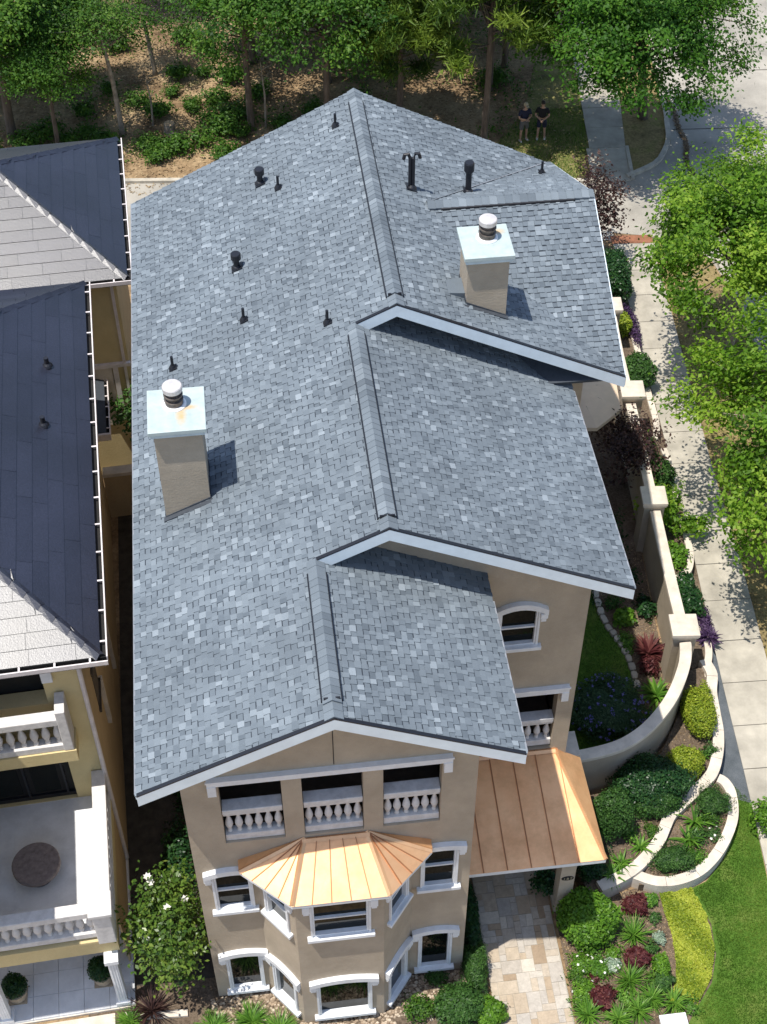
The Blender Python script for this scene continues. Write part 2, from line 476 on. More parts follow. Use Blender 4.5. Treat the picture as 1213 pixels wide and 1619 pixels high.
def leaf_quads(rng, C, Nrm, size, aspect=0.55, up=0.0, jit=0.6):
    """one folded-free rhombic leaf per centre"""
    n = len(C)
    Nn = norm(Nrm + rng.normal(0, jit, (n, 3)) + np.array([0, 0, up]))
    A = norm(np.cross(Nn, rng.normal(0, 1, (n, 3))))
    B = np.cross(Nn, A)
    s = (size * rng.uniform(0.65, 1.3, (n, 1)))
    V = np.stack([C - A * s * .5, C + B * s * aspect * .5 - A * s * .05, C + A * s * .5 - Nn * s * .12, C - B * s * aspect * .5 - A * s * .05], 1).reshape(-1, 3)
    F = np.arange(4 * n).reshape(-1, 4)
    return V, F

def clump_leaves(rng, centers, per, sig, size, out_from, flat=0.6, aspect=0.55, up=0.8, jit=0.6, tvar=0.16):
    nC = len(centers)
    per_c = np.maximum(4, (per * rng.uniform(0.6, 1.4, nC)).astype(int))
    idx = np.repeat(np.arange(nC), per_c)
    off = rng.normal(0, 1, (len(idx), 3)) * sig
    off[:, 2] *= flat
    C = centers[idx] + off
    out = norm(C - out_from)
    V, F = leaf_quads(rng, C, out * 0.7, size, aspect, up, jit)
    ct = rng.normal(0.5, 0.22, nC)
    tone = np.clip(ct[idx] + rng.normal(0, tvar, len(idx)), 0, 1)
    return V, F, tone

def make_tree(name, label, cat, loc, seed, H, zc, R, nclump, per, leaf, mat, bark, sig=0.42, trunk_r=0.16, lean=(0, 0), group=None, needles=False, limbs=True):
    """tapered trunk, limbs running out to every leaf clump, crown of single leaves"""
    rng = np.random.default_rng(seed)
    root = thing(name, label, cat, loc, 0, group, local=True)
    top = np.array([lean[0], lean[1], zc + R[2] * 0.55])
    d = norm(rng.normal(0, 1, (nclump, 3)))
    d[:, 2] = np.where(d[:, 2] < -0.55, -d[:, 2] * 0.5, d[:, 2])
    rad = rng.uniform(0.35, 1.0, (nclump, 1)) ** 0.6
    ph = rng.uniform(0, 6.28, 6)
    az = np.arctan2(d[:, 1], d[:, 0])
    lob = 1 + 0.16 * np.sin(3 * az + ph[0]) + 0.12 * np.sin(5 * az + ph[1] + 2 * d[:, 2]) + 0.1 * np.sin(4 * d[:, 2] + ph[2])
    C = np.array([lean[0], lean[1], zc]) + d * rad * lob[:, None] * np.array(R)
    C[:, 2] = np.maximum(C[:, 2], zc - R[2] * 0.85)
    b = MB()
    mid = np.array([lean[0] * .45 + rng.normal(0, .08), lean[1] * .45 + rng.normal(0, .08), zc * 0.5])
    b.tube([(0, 0, -0.1), (0, 0, 0.25), mid, (lean[0] * .9, lean[1] * .9, zc), top], [trunk_r * 1.35, trunk_r, trunk_r * .8, trunk_r * .5, trunk_r * .12], 8)
    if limbs:
        for i in range(nclump):
            if rng.random() < (0.55 if nclump > 60 else 0.9):
                t = rng.uniform(0.45, 0.95)
                s = np.array([lean[0] * t, lean[1] * t, max(zc * 0.45, min(C[i, 2] - 0.4, zc * (0.55 + 0.5 * t)))])
                m_ = s * .45 + C[i] * .55 + np.array([0, 0, 0.12 * R[2]]) + rng.normal(0, .1, 3)
                b.tube([s, m_, C[i]], [trunk_r * .28, trunk_r * .16, trunk_r * .05], 4, cap=False)
    b.build('trunk', bark, root, smooth=True)
    if needles:
        per_c = int(per)
        idx = np.repeat(np.arange(nclump), per_c)
        o = norm(rng.normal(0, 1, (len(idx), 3)) + np.array([0, 0, .35]))
        base = C[idx] + rng.normal(0, sig * .55, (len(idx), 3)) * np.array([1, 1, .45])
        L = leaf * rng.uniform(.7, 1.3, (len(idx), 1))
        side = norm(np.cross(o, rng.normal(0, 1, (len(idx), 3)))) * leaf * 0.085
        V = np.stack([base - side, base + side, base + o * L + side * .3, base + o * L - side * .3], 1).reshape(-1, 3)
        F = np.arange(len(V)).reshape(-1, 4)
        ct = rng.normal(.5, .2, nclump)
        tone = np.clip(ct[idx] + rng.normal(0, .15, len(idx)), 0, 1)
    else:
        V, F, tone = clump_leaves(rng, C, per, sig, leaf, np.array([lean[0], lean[1], zc - R[2] * .3]))
    np_obj(np_mesh('crown', V, F, tone, mat), 'crown', root)
    return root

def make_shrub(name, label, cat, loc, seed, R, n, leaf, mat, group=None, dense=True, up=0.4, aspect=0.6, flower=None, nf=0, fsize=0.05, squash=0.0, core=True, lobes=0.13):
    """rounded leafy bush: foliage shell of single leaves over inner twigs"""
    rng = np.random.default_rng(seed)
    root = thing(name, label, cat, loc, 0, group, local=True)
    d = norm(rng.normal(0, 1, (n, 3)))
    d[:, 2] = np.where(d[:, 2] < -0.35, -d[:, 2], d[:, 2])
    az = np.arctan2(d[:, 1], d[:, 0]); ph = rng.uniform(0, 6.28, 4)
    lob = 1 + lobes * np.sin(3 * az + ph[0] + 2.2 * d[:, 2]) + lobes * .7 * np.sin(7 * az + ph[1]) * (1 - abs(d[:, 2])) + lobes * .6 * np.sin(9 * d[:, 2] + ph[2] + 4 * az)
    bd = norm(rng.normal(0, 1, (16, 3))); ba = rng.uniform(-.10, .15, 16) * (lobes / .13) ** .5
    bumps = lambda dd: 1 + (np.exp(-(1 - dd @ bd.T) / .07) * ba).sum(1)
    lob = lob * bumps(d)
    rad = (rng.uniform(0.84, 1.04, n) if dense else rng.uniform(0.35, 1.05, n)) * lob
    rad = np.where(rng.random(n) < .10, rad * rng.uniform(1.0, 1.16, n), rad)
    Rv = np.array(R)
    C = d * rad[:, None] * Rv + np.array([0, 0, R[2] * 0.72])
    C[:, 2] = np.maximum(C[:, 2], 0.02)
    V, F = leaf_quads(rng, C, d / Rv * Rv.mean(), leaf, aspect, up, 0.55)
    tone = np.clip(0.42 + 1.6 * (bumps(d) - 1) + 0.1 * np.sin(5 * az + ph[3] + 6 * d[:, 2]) + rng.normal(0, .2, n), 0, 1)
    fol = np_obj(np_mesh('foliage', V, F, tone, mat), 'foliage', root)
    b = MB()
    for k in range(9):
        a = rng.uniform(0, 6.28); e = np.array([math.cos(a) * R[0] * .7, math.sin(a) * R[1] * .7, R[2] * rng.uniform(.7, 1.2)])
        b.tube([(0, 0, -.03), e * .5 + np.array([0, 0, .05]), e], [.025, .016, .006], 4, cap=False)
    b.build('stem', M['bark'], root)
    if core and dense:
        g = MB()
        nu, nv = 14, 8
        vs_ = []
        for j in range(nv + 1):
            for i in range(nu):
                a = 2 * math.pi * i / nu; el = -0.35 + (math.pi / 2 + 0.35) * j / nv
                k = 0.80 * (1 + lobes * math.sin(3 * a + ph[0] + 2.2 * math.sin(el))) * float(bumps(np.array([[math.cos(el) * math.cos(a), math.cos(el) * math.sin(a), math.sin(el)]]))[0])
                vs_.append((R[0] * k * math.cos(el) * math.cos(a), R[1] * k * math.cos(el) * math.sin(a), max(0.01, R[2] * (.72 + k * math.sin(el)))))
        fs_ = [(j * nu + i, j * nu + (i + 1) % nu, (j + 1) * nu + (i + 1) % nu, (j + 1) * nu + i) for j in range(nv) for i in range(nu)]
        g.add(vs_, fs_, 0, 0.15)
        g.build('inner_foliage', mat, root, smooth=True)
    if flower and 0 < nf <= 30:
        for k in range(nf):
            dq = norm(rng.normal(0, 1, 3)); dq[2] = abs(dq[2]) + .4; dq = norm(dq)
            P = dq * Rv * 1.05 + np.array([0, 0, R[2] * .72])
            e1 = norm(np.cross(dq, [.3, .9, .1])); e2 = np.cross(dq, e1)
            fl = MB()
            for j in range(5):
                a = j * 1.2566; q = e1 * math.cos(a) + e2 * math.sin(a); s = np.cross(dq, q) * fsize * .3
                fl.add([P, P + q * fsize * .4 + s + dq * .006, P + q * fsize * .75, P + q * fsize * .4 - s + dq * .006], [(0, 1, 2, 3)], 0, rng.uniform(.4, 1))
            fl.build('flower', flower, root)
    elif flower and nf:
        dd = norm(rng.normal(0, 1, (nf, 3))); dd[:, 2] = abs(dd[:, 2])
        P = dd * Rv * 1.06 + np.array([0, 0, R[2] * .72])
        C2 = np.repeat(P, 5, 0) + rng.normal(0, fsize * .35, (nf * 5, 3))
        V, F = leaf_quads(rng, C2, np.repeat(dd, 5, 0), fsize, .7, .6, .4)
        tag(np_obj(np_mesh('flower_spikes', V, F, rng.uniform(.3, 1, len(F)), flower), 'flower_spikes', root), kind='stuff')
    return root

def make_strap(name, label, cat, loc, seed, n, L, w, mat, droop=0.8, group=None, rise=1.0, spread=1.0):
    """arching strap leaves from one crown"""
    rng = np.random.default_rng(seed)
    root = thing(name, label, cat, loc, 0, group, local=True)
    V = []; F = []; T = []
    for i in range(n):
        a = rng.uniform(0, 6.28); l = L * rng.uniform(.6, 1.15); e = rng.uniform(.35, 1.25) * rise
        h = np.array([math.cos(a), math.sin(a), 0]); s = np.array([-math.sin(a), math.cos(a), 0]) * w * .5
        p = rng.normal(0, .03, 3) * np.array([1, 1, 0]); pts = [p]
        k = 5
        for j in range(k):
            ee = e - droop * (j / k) * 1.5
            p = p + (h * math.cos(ee) * spread + np.array([0, 0, math.sin(ee)])) * l / k
            p = np.array([p[0], p[1], max(p[2], .015)])
            pts.append(p)
        o = len(V); t = rng.uniform(.15, .9)
        for j, q in enumerate(pts):
            ww = [.6, 1, 1, .85, .6, .12][j]
            V += [q - s * ww, q + s * ww]
        for j in range(k):
            F.append((o + 2 * j, o + 2 * j + 1, o + 2 * j + 3, o + 2 * j + 2)); T.append(t)
    np_obj(np_mesh('leaves', V, F, T, mat), 'leaves', root)
    return root

def catmull(pts, step=0.12):
    P = [Vector(p) for p in pts]
    P = [P[0] * 2 - P[1]] + P + [P[-1] * 2 - P[-2]]
    out = []
    for i in range(1, len(P) - 2):
        n = max(2, int((P[i + 1] - P[i]).length / step))
        for k in range(n):
            t = k / n
            out.append(0.5 * ((2 * P[i]) + (P[i + 1] - P[i - 1]) * t + (2 * P[i - 1] - 5 * P[i] + 4 * P[i + 1] - P[i + 2]) * t * t + (3 * P[i] - P[i - 1] - 3 * P[i + 1] + P[i + 2]) * t ** 3))
    out.append(P[-2])
    return out

def offset_path(P, d):
    out = []
    for i, p in enumerate(P):
        t = P[min(i + 1, len(P) - 1)] - P[max(i - 1, 0)]
        t.normalize()
        out.append(p + Vector((-t.y, t.x)) * d)
    return out

def strip_solid(mb, A, B, z0, z1, mi=0, tone=0.5):
    n = len(A)
    vs = [(a[0], a[1], z0) for a in A] + [(b[0], b[1], z0) for b in B] + [(a[0], a[1], z1) for a in A] + [(b[0], b[1], z1) for b in B]
    fs = []
    for i in range(n - 1):
        fs += [(2 * n + i, 2 * n + i + 1, 3 * n + i + 1, 3 * n + i), (i, i + 1, 2 * n + i + 1, 2 * n + i), (n + i + 1, n + i, 3 * n + i, 3 * n + i + 1)]
    fs += [(0, 2 * n, 3 * n, n), (n - 1, 2 * n - 1, 4 * n - 1, 3 * n - 1)]
    mb.add(vs, fs, mi, tone)

def low_wall(name, label, cat, pts, side, width, z0, z1, cap=0.1, over=0.03, block=0.8, body=None, capm=None, group=None):
    """curved masonry wall: one body, capping blocks as parts"""
    P = [Vector((p[0], p[1])) for p in catmull([Vector((q[0], q[1])) for q in pts], 0.1)]
    c = P[len(P) // 2]
    root = thing(name, label, cat, (c.x, c.y, z0), 0, group)
    A = P; B = offset_path(P, side * width)
    b = MB(); strip_solid(b, A, B, z0, z1 - cap)
    b.build('wall_body', body or M['stone'], root)
    A2 = offset_path(P, -side * over); B2 = offset_path(P, side * (width + over))
    if block is None:
        k = MB(); strip_solid(k, A2, B2, z1 - cap, z1)
        k.build('coping', capm or M['stone'], root, bevel=0.012)
    else:
        acc = 0; s = 0
        for i in range(1, len(P)):
            acc += (P[i] - P[i - 1]).length
            if acc >= block or i == len(P) - 1:
                if i - s >= 1:
                    k = MB(); a = A2[s:i + 1]; bb = B2[s:i + 1]
                    gap = 0.006
                    a = [a[0].lerp(a[-1], gap / max(acc, .05))] + a[1:-1] + [a[-1].lerp(a[0], gap / max(acc, .05))]
                    bb = [bb[0].lerp(bb[-1], gap / max(acc, .05))] + bb[1:-1] + [bb[-1].lerp(bb[0], gap / max(acc, .05))]
                    strip_solid(k, a, bb, z1 - cap, z1 + random.uniform(-.004, .004), 0, random.random())
                    k.build('coping_block', capm or M['stone'], root)
                s = i; acc = 0
    return root
random.seed(11)
# ================================================================ MAIN HOUSE
XL, ZE, SL = -2.80, 10.25, 0.496
XR1, XR2, XR3 = 3.282, 2.357, 0.907
ZR1, ZR2, ZR3 = 13.267, 12.808, 12.089
XE1, XE2, XE3 = 8.707, 7.48, 4.49
ZE1, ZE2, ZE3 = 10.576, 10.267, 10.311
YF, Y2, Y1, YB = 14.934, 18.672, 24.797, 33.66
YW, YW2, YW1, YWB = 15.70, 19.44, 25.57, 32.9
XWL, XW3, XW2, XW1 = -2.103, 3.775, 6.824, 7.94
WY, WZ, WS = 29.27, 12.656, 0.4646       # ridge of the side wing

house = thing('house', 'large taupe stucco house with stepped grey shingle gables, standing in the middle', 'house', (0.8, YW, 0))

def face_front(y):
    return lambda u, v, d: (u, y - d, v)
FF = face_front(YW)

# ---- walls
wm = MB()
opens = [(-1.38, -0.15, 6.98, 9.24), (0.25, 1.47, 6.98, 9.24), (1.87, 3.05, 6.98, 9.24)]
EXP = lambda w: (w[0] - .05, w[1] + .05, w[2] - .05, w[3] + .03, w[4])
winF = [EXP(w) for w in ((-1.71, -1.05, 4.33, 5.72, 0.10), (2.78, 3.40, 4.33, 5.84, 0.06), (-1.70, -1.06, 0.42, 2.00, 0.10), (2.78, 3.38, 0.42, 2.06, 0.10))]
hF = [(a, b, c, d, 0.28) for a, b, c, d in opens]
hF += [(a, b, c, d + r, 0.12) for a, b, c, d, r in winF]
wm.wall(FF, (XWL, XW3), (0, 9.5), hF, 0.12)
def zroof3(x): return (ZE + SL * (x - XL) if x < XR3 else ZR3 - SL * (x - XR3)) - 0.12
wm.poly([FF(XWL, 9.5, 0), FF(XW3, 9.5, 0), FF(XW3, zroof3(XW3), 0), FF(XR3, zroof3(XR3), 0), FF(XWL, zroof3(XWL), 0)])
# second front, set back beside the first
F2 = face_front(YW2)
win2 = EXP((4.93, 5.67, 7.80, 8.84, 0.20))
op2 = (5.05, 6.43, 3.50, 5.86, 0.3)
wm.wall(F2, (XW3, XW2), (0, 9.5), [(win2[0], win2[1], win2[2], win2[3] + win2[4], 0.12), op2, (4.35, 5.25, 0.16, 2.35, 0.15)], 0.12)
def zr2f(x): return ZR2 - SL * abs(x - XR2) - 0.12
wm.poly([F2(XR3 - .5, 9.5, 0), F2(XW2, 9.5, 0), F2(XW2, zr2f(XW2), 0), F2(XR2, zr2f(XR2), 0), F2(XR3 - .5, zr2f(XR3 - .5), 0)])
F1 = face_front(YW1)
wm.quad(F1(XW2, 0, 0), F1(XW1, 0, 0), F1(XW1, 9.5, 0), F1(XW2, 9.5, 0))
def zr1f(x): return ZR1 - SL * abs(x - XR1) - 0.12
wm.poly([F1(XR2 - .5, 9.5, 0), F1(XW1, 9.5, 0), F1(XW1, zr1f(XW1), 0), F1(XR1, zr1f(XR1), 0), F1(XR2 - .5, zr1f(XR2 - .5), 0)])
# side and back walls
FL_ = lambda u, v, d: (XWL - d, u, v)
wm.quad((XWL, YWB, 0), (XWL, YW, 0), (XWL, YW, 10.48), (XWL, YWB, 10.48))
FR3 = lambda u, v, d: (XW3 + d, u, v)
sideW = [(16.9, 17.5, 4.4, 5.75, 0.06), (16.9, 17.5, 0.5, 2.05, 0.06)]
wm.wall(FR3, (YW, YW2), (0, 10.55), [(a, b, c, d + r, .12) for a, b, c, d, r in sideW], 0.12)
wm.quad((XW2, YW2, 0), (XW2, YW1, 0), (XW2, YW1, 10.45), (XW2, YW2, 10.45))
wm.poly([(XW1, YW1, 0), (XW1, YWB, 0), (XW1, YWB, 10.8), (XW1, WY, 12.5), (XW1, YW1, 10.8)])
wm.poly([(XW1, YWB, 0), (XWL, YWB, 0), (XWL, YWB, 10.45), (XR1, YWB, 13.1), (XW1, YWB, 10.8)])
wall = wm.build('wall', M['stucco'], house)
# control joint in the gable
MB().box(XR3 - .008, XR3 + .008, YW - .006, YW + .01, 9.48, 11.9).build('control_joint', M['dark'], house)

# ---- bay
bay = MB()
BP = [(-0.84, YW), (-0.11, 14.80), (1.77, 14.80), (2.50, YW)]
def side_frame(p, q):
    L = math.hypot(q[0] - p[0], q[1] - p[1]); dx, dy = (q[0] - p[0]) / L, (q[1] - p[1]) / L
    nx, ny = dy, -dx
    return (lambda u, v, d: (p[0] + dx * u + nx * d, p[1] + dy * u + ny * d, v)), L
bays = []
for i in range(3):
    Fb, Lb = side_frame(BP[i], BP[i + 1])
    if i == 1: ws = [EXP(w) for w in ((0.40, 1.50, 4.36, 5.62, 0.0), (0.42, 1.50, 0.45, 1.96, 0.11))]
    else: ws = [EXP(w) for w in ((0.30, 0.86, 4.36, 5.62, 0.0), (0.29, 0.87, 0.45, 1.90, 0.12))]
    bay.wall(Fb, (0, Lb), (0, 6.12), [(a, b, c, d + r, .12) for a, b, c, d, r in ws], .12)
    bays.append((Fb, ws))
baypart = bay.build('bay_wall', M['stucco'], house)

# ---- windows: frame (part) > glass pane, sill, lintel, bracket (sub-parts)
def window(F, w, arch=True, ears=(True, True), name='window', rail=True, header=True, earw=0.16, earh=0.30):
    u0, u1, v0, v1, r = w
    fr = MB(); t = 0.045
    top = v1 + r
    fr.fbox(F, u0, u0 + t, v0, top, -.10, .02); fr.fbox(F, u1 - t, u1, v0, top, -.10, .02)
    fr.fbox(F, u0 + t, u1 - t, v0, v0 + t, -.10, .015); fr.fbox(F, u0 + t, u1 - t, top - t, top, -.10, .015)
    if rail: fr.fbox(F, u0 + t, u1 - t, (v0 + v1) / 2 + .02, (v0 + v1) / 2 + .065, -.09, .0)
    fo = fr.build(name, M['white'], house)
    pn = MB()
    if rail:
        mm = (v0 + v1) / 2 + .04
        pn.quad(F(u0 + .03, v0 + .03, -.085), F(u1 - .03, v0 + .03, -.085), F(u1 - .03, mm, -.082), F(u0 + .03, mm, -.082))
        pn.quad(F(u0 + .03, mm, -.066), F(u1 - .03, mm, -.066), F(u1 - .03, top - .02, -.064), F(u0 + .03, top - .02, -.064))
    else:
        pn.quad(F(u0 + .03, v0 + .03, -.075), F(u1 - .03, v0 + .03, -.075), F(u1 - .03, top - .02, -.075), F(u0 + .03, top - .02, -.075))
    pn.build('pane', M['glass'], fo)
    MB().fbox(F, u0 - .13, u1 + .13, v0 - .12, v0 - .002, -.02, .12).build('sill', M['white'], fo, bevel=.012)
    # flat jamb casing
    for ca, cb in ((u0 - .05, u0 - .002), (u1 + .002, u1 + .05)):
        cs = MB(); cs.fbox(F, ca, cb, v0, v1 + r * .3, -.02, .045); cs.build('casing', M['white'], fo)
    if header:
        a, b = u0 - .20, u1 + .20; n = 12
        lo = []; hi = []
        for k in range(n + 1):
            q = k / n; x = a + (b - a) * q
            rr = r * 1.25
            hgt = rr * (1 - (2 * q - 1) ** 2)
            lo.append((x, v1 + hgt - .02)); hi.append((x, v1 + hgt + .15))
        mb = MB()
        for k in range(n):
            mb.fprism(F, [lo[k], lo[k + 1], hi[k + 1], hi[k]], -.01, .12)
        mb.build('lintel', M['white'], fo)
    for s, e in zip((u0 - .20, u1 + .20 - earw), ears):
        if e:
            k = MB(); k.fbox(F, s, s + earw, v1 - earh * .55, v1 + (.0 if header else .1), .0, .10); k.fbox(F, s + .02, s + earw - .02, v1 - earh, v1 - earh * .55, .0, .065)
            k.build('bracket', M['white'], fo, bevel=.01)
    return fo
for i, w in enumerate(winF):
    window(FF, w, rail=i < 2)
window(F2, win2)
for Fb, ws in bays:
    window(Fb, ws[0], header=False)
    window(Fb, ws[1], rail=False)
for w in sideW:
    window(FR3, w)
# the shaded front door under the porch
d = MB(); d.fbox(F2, 4.35, 5.25, .16, 2.35, -.14, -.08); d.fbox(F2, 4.45, 4.76, 1.3, 2.2, -.09, -.05); d.fbox(F2, 4.84, 5.15, 1.3, 2.2, -.09, -.05)
d.build('door', M['recess'], house)

# ---- balconies
def lintel_band(F, u0, u1, v0, v1, ears):
    b = MB(); b.fbox(F, u0, u1, v0, v1, -.01, .09); b.fbox(F, u0 - .02, u1 + .02, v1 - .05, v1, .09, .12)
    for s in ears: b.fbox(F, s, s + .17, v0 - .33, v0, -.01, .10)
    return b.build('balcony_lintel', M['white'], house)
lintel_band(FF, -1.58, 3.24, 9.24, 9.44, (-1.58, 3.07))
lintel_band(F2, 4.7, 6.66, 5.86, 6.08, (6.49,))
balu_me = MB().lathe([(.055, 0), (.055, .05), (.035, .08), (.05, .14), (.085, .26), (.075, .36), (.04, .50), (.032, .58), (.055, .62), (.055, .68)], n=10).mesh('baluster', M['baluster'], smooth=True)
def balustrade(F, u0, u1, z, n, parent, off, d0=-.05, d1=-.27, hh=.68):
    MB().fbox(F, u0, u1, z, z + .22, d1, d0).build('bottom_rail', M['baluster'], parent, bevel=.012)
    b = MB(); b.fbox(F, u0, u1, z + .22 + hh, z + .36 + hh, d1 + .02, d0 - .02); b.fbox(F, u0, u1, z + .36 + hh, z + .50 + hh, d1 - .03, d0 + .03)
    b.build('top_rail', M['baluster'], parent, bevel=.015)
    for k in range(n):
        u = u0 + (u1 - u0) * (k + .5) / n
        p = F(u, z + .22, (d0 + d1) / 2)
        inst(balu_me, 'baluster', parent, (p[0] - off[0], p[1] - off[1], p[2] - off[2]), 0, (1, 1, hh / .68))
hoff = ORIG[house.name]
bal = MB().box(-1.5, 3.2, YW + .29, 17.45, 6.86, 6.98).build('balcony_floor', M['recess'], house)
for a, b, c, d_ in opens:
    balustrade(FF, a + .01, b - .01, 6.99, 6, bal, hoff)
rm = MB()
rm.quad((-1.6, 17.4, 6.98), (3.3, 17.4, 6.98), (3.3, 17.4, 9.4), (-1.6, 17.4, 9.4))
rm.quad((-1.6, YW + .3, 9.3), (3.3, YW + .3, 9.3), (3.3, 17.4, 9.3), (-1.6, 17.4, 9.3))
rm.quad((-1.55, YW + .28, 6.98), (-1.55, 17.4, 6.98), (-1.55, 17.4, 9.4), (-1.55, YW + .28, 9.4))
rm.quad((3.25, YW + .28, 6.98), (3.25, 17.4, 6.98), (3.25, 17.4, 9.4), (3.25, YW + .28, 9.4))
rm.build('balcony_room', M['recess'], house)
dd = MB()
for a, b in ((-1.2, -.3), (.4, 1.3), (1.95, 2.9)): dd.box(a, b, 17.32, 17.38, 7.0, 9.1)
dd.build('balcony_door', M['dark'], house)
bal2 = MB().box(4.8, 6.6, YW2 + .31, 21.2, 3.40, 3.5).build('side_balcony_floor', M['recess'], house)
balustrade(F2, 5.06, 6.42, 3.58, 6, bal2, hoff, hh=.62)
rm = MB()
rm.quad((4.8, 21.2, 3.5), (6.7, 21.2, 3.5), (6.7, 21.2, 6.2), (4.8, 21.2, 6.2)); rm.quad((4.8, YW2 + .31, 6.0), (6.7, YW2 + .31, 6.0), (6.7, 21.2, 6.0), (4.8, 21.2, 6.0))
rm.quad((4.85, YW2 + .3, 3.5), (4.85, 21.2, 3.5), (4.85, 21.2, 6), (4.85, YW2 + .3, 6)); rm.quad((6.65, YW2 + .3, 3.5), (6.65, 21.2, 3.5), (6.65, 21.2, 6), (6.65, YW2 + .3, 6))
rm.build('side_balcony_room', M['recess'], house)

# ---- roof deck, fascia
def slab(mb, a, b, c, d, t=.13):
    A, B, C_, D = map(Vector, (a, b, c, d))
    n = (B - A).cross(D - A).normalized()
    if n.z < 0: n = -n
    mb.hexa([p - n * t for p in (A, B, C_, D)], [p - n * .012 for p in (A, B, C_, D)], 0)
    for q, (p0, p1) in enumerate(((A, B), (B, C_), (C_, D), (D, A))): pass
dk = MB()
slab(dk, (XL, YF, ZE), (XL, Y2, ZE), (XR3, Y2, ZR3), (XR3, YF, ZR3))
slab(dk, (XL, Y2, ZE), (XL, Y1, ZE), (XR2, Y1, ZR2), (XR2, Y2, ZR2))
slab(dk, (XL, Y1, ZE), (XL, YB, ZE), (XR1, YB, ZR1), (XR1, Y1, ZR1))
slab(dk, (XE3, YF, ZE3), (XE3, YW2 + .03, ZE3), (XR3, YW2 + .03, ZR3), (XR3, YF, ZR3))
slab(dk, (XE2, Y2, ZE2), (XE2, YW1 + .03, ZE2), (XR2, YW1 + .03, ZR2), (XR2, Y2, ZR2))
slab(dk, (XE1, Y1, ZE1), (XE1, YB, ZE1), (XR1, YB, ZR1), (XR1, Y1, ZR1))
slab(dk, (4.4, Y1, WZ - WS * (WY - Y1)), (XE1, Y1, WZ - WS * (WY - Y1)), (XE1, WY, WZ), (4.4, WY, WZ))
slab(dk, (4.4, YB, WZ - WS * (YB - WY)), (XE1, YB, WZ - WS * (YB - WY)), (XE1, WY, WZ), (4.4, WY, WZ))
roof = dk.build('roof', M['underlay'], house)

def rake(pts, y, h=.30, dz=.004):
    """fascia board and black drip edge following a gable slope"""
    fb = MB(); de = MB()
    for (xa, za), (xb, zb) in zip(pts[:-1], pts[1:]):
        fb.hexa([(xa, y - .025, za - h), (xb, y - .025, zb - h), (xb, y + .03, zb - h), (xa, y + .03, za - h)], [(xa, y - .025, za + dz), (xb, y - .025, zb + dz), (xb, y + .03, zb + dz), (xa, y + .03, za + dz)])
        de.hexa([(xa, y - .027, za + dz), (xb, y - .027, zb + dz), (xb, y + .05, zb + dz), (xa, y + .05, za + dz)], [(xa, y - .027, za + .034), (xb, y - .027, zb + .034), (xb, y + .05, zb + .034), (xa, y + .05, za + .034)])
    fb.build('rake_board', M['fascia'], house); de.build('drip_edge', M['black'], house)
    # soffit under the overhang
    sf = MB()
    for (xa, za), (xb, zb) in zip(pts[:-1], pts[1:]):
        sf.quad((xa, y + .05, za - .16), (xb, y + .05, zb - .16), (xb, y + .78, zb - .16), (xa, y + .78, za - .16))
    sf.build('soffit', M['fascia'], house)
rake([(XL, ZE), (XR3, ZR3), (XE3, ZE3)], YF)
rake([(XR3 - .05, ZR3 - .02), (XR2, ZR2), (XE2, ZE2)], Y2)
rake([(XR2 - .05, ZR2 - .02), (XR1, ZR1), (XE1, ZE1)], Y1)
for x, s, ya, yb, z in ((XL, -1, YF + .05, YB, ZE), (XE3, 1, YF + .05, Y2, ZE3), (XE2, 1, Y2 + .05, Y1, ZE2)):
    MB().box(min(x, x + s * .03), max(x, x + s * .03), ya, yb, z - .17, z - .012).build('eave_board', M['fascia'], house)
    MB().box(min(x - s * .03, x + s * .045), max(x - s * .03, x + s * .045), ya, yb, z - .008, z + .004).build('drip_edge', M['edge'], house)
# rake board of the side wing (east gable)
wz = lambda y: WZ - WS * abs(y - WY)
rb = MB()
for ya, yb in ((Y1, WY), (WY, YB)):
    rb.hexa([(XE1, ya, wz(ya) - .27), (XE1 + .022, ya, wz(ya) - .27), (XE1 + .022, yb, wz(yb) - .27), (XE1, yb, wz(yb) - .27)], [(XE1, ya, wz(ya)), (XE1 + .022, ya, wz(ya)), (XE1 + .022, yb, wz(yb)), (XE1, yb, wz(yb))])
rb.build('rake_board', M['fascia'], house)

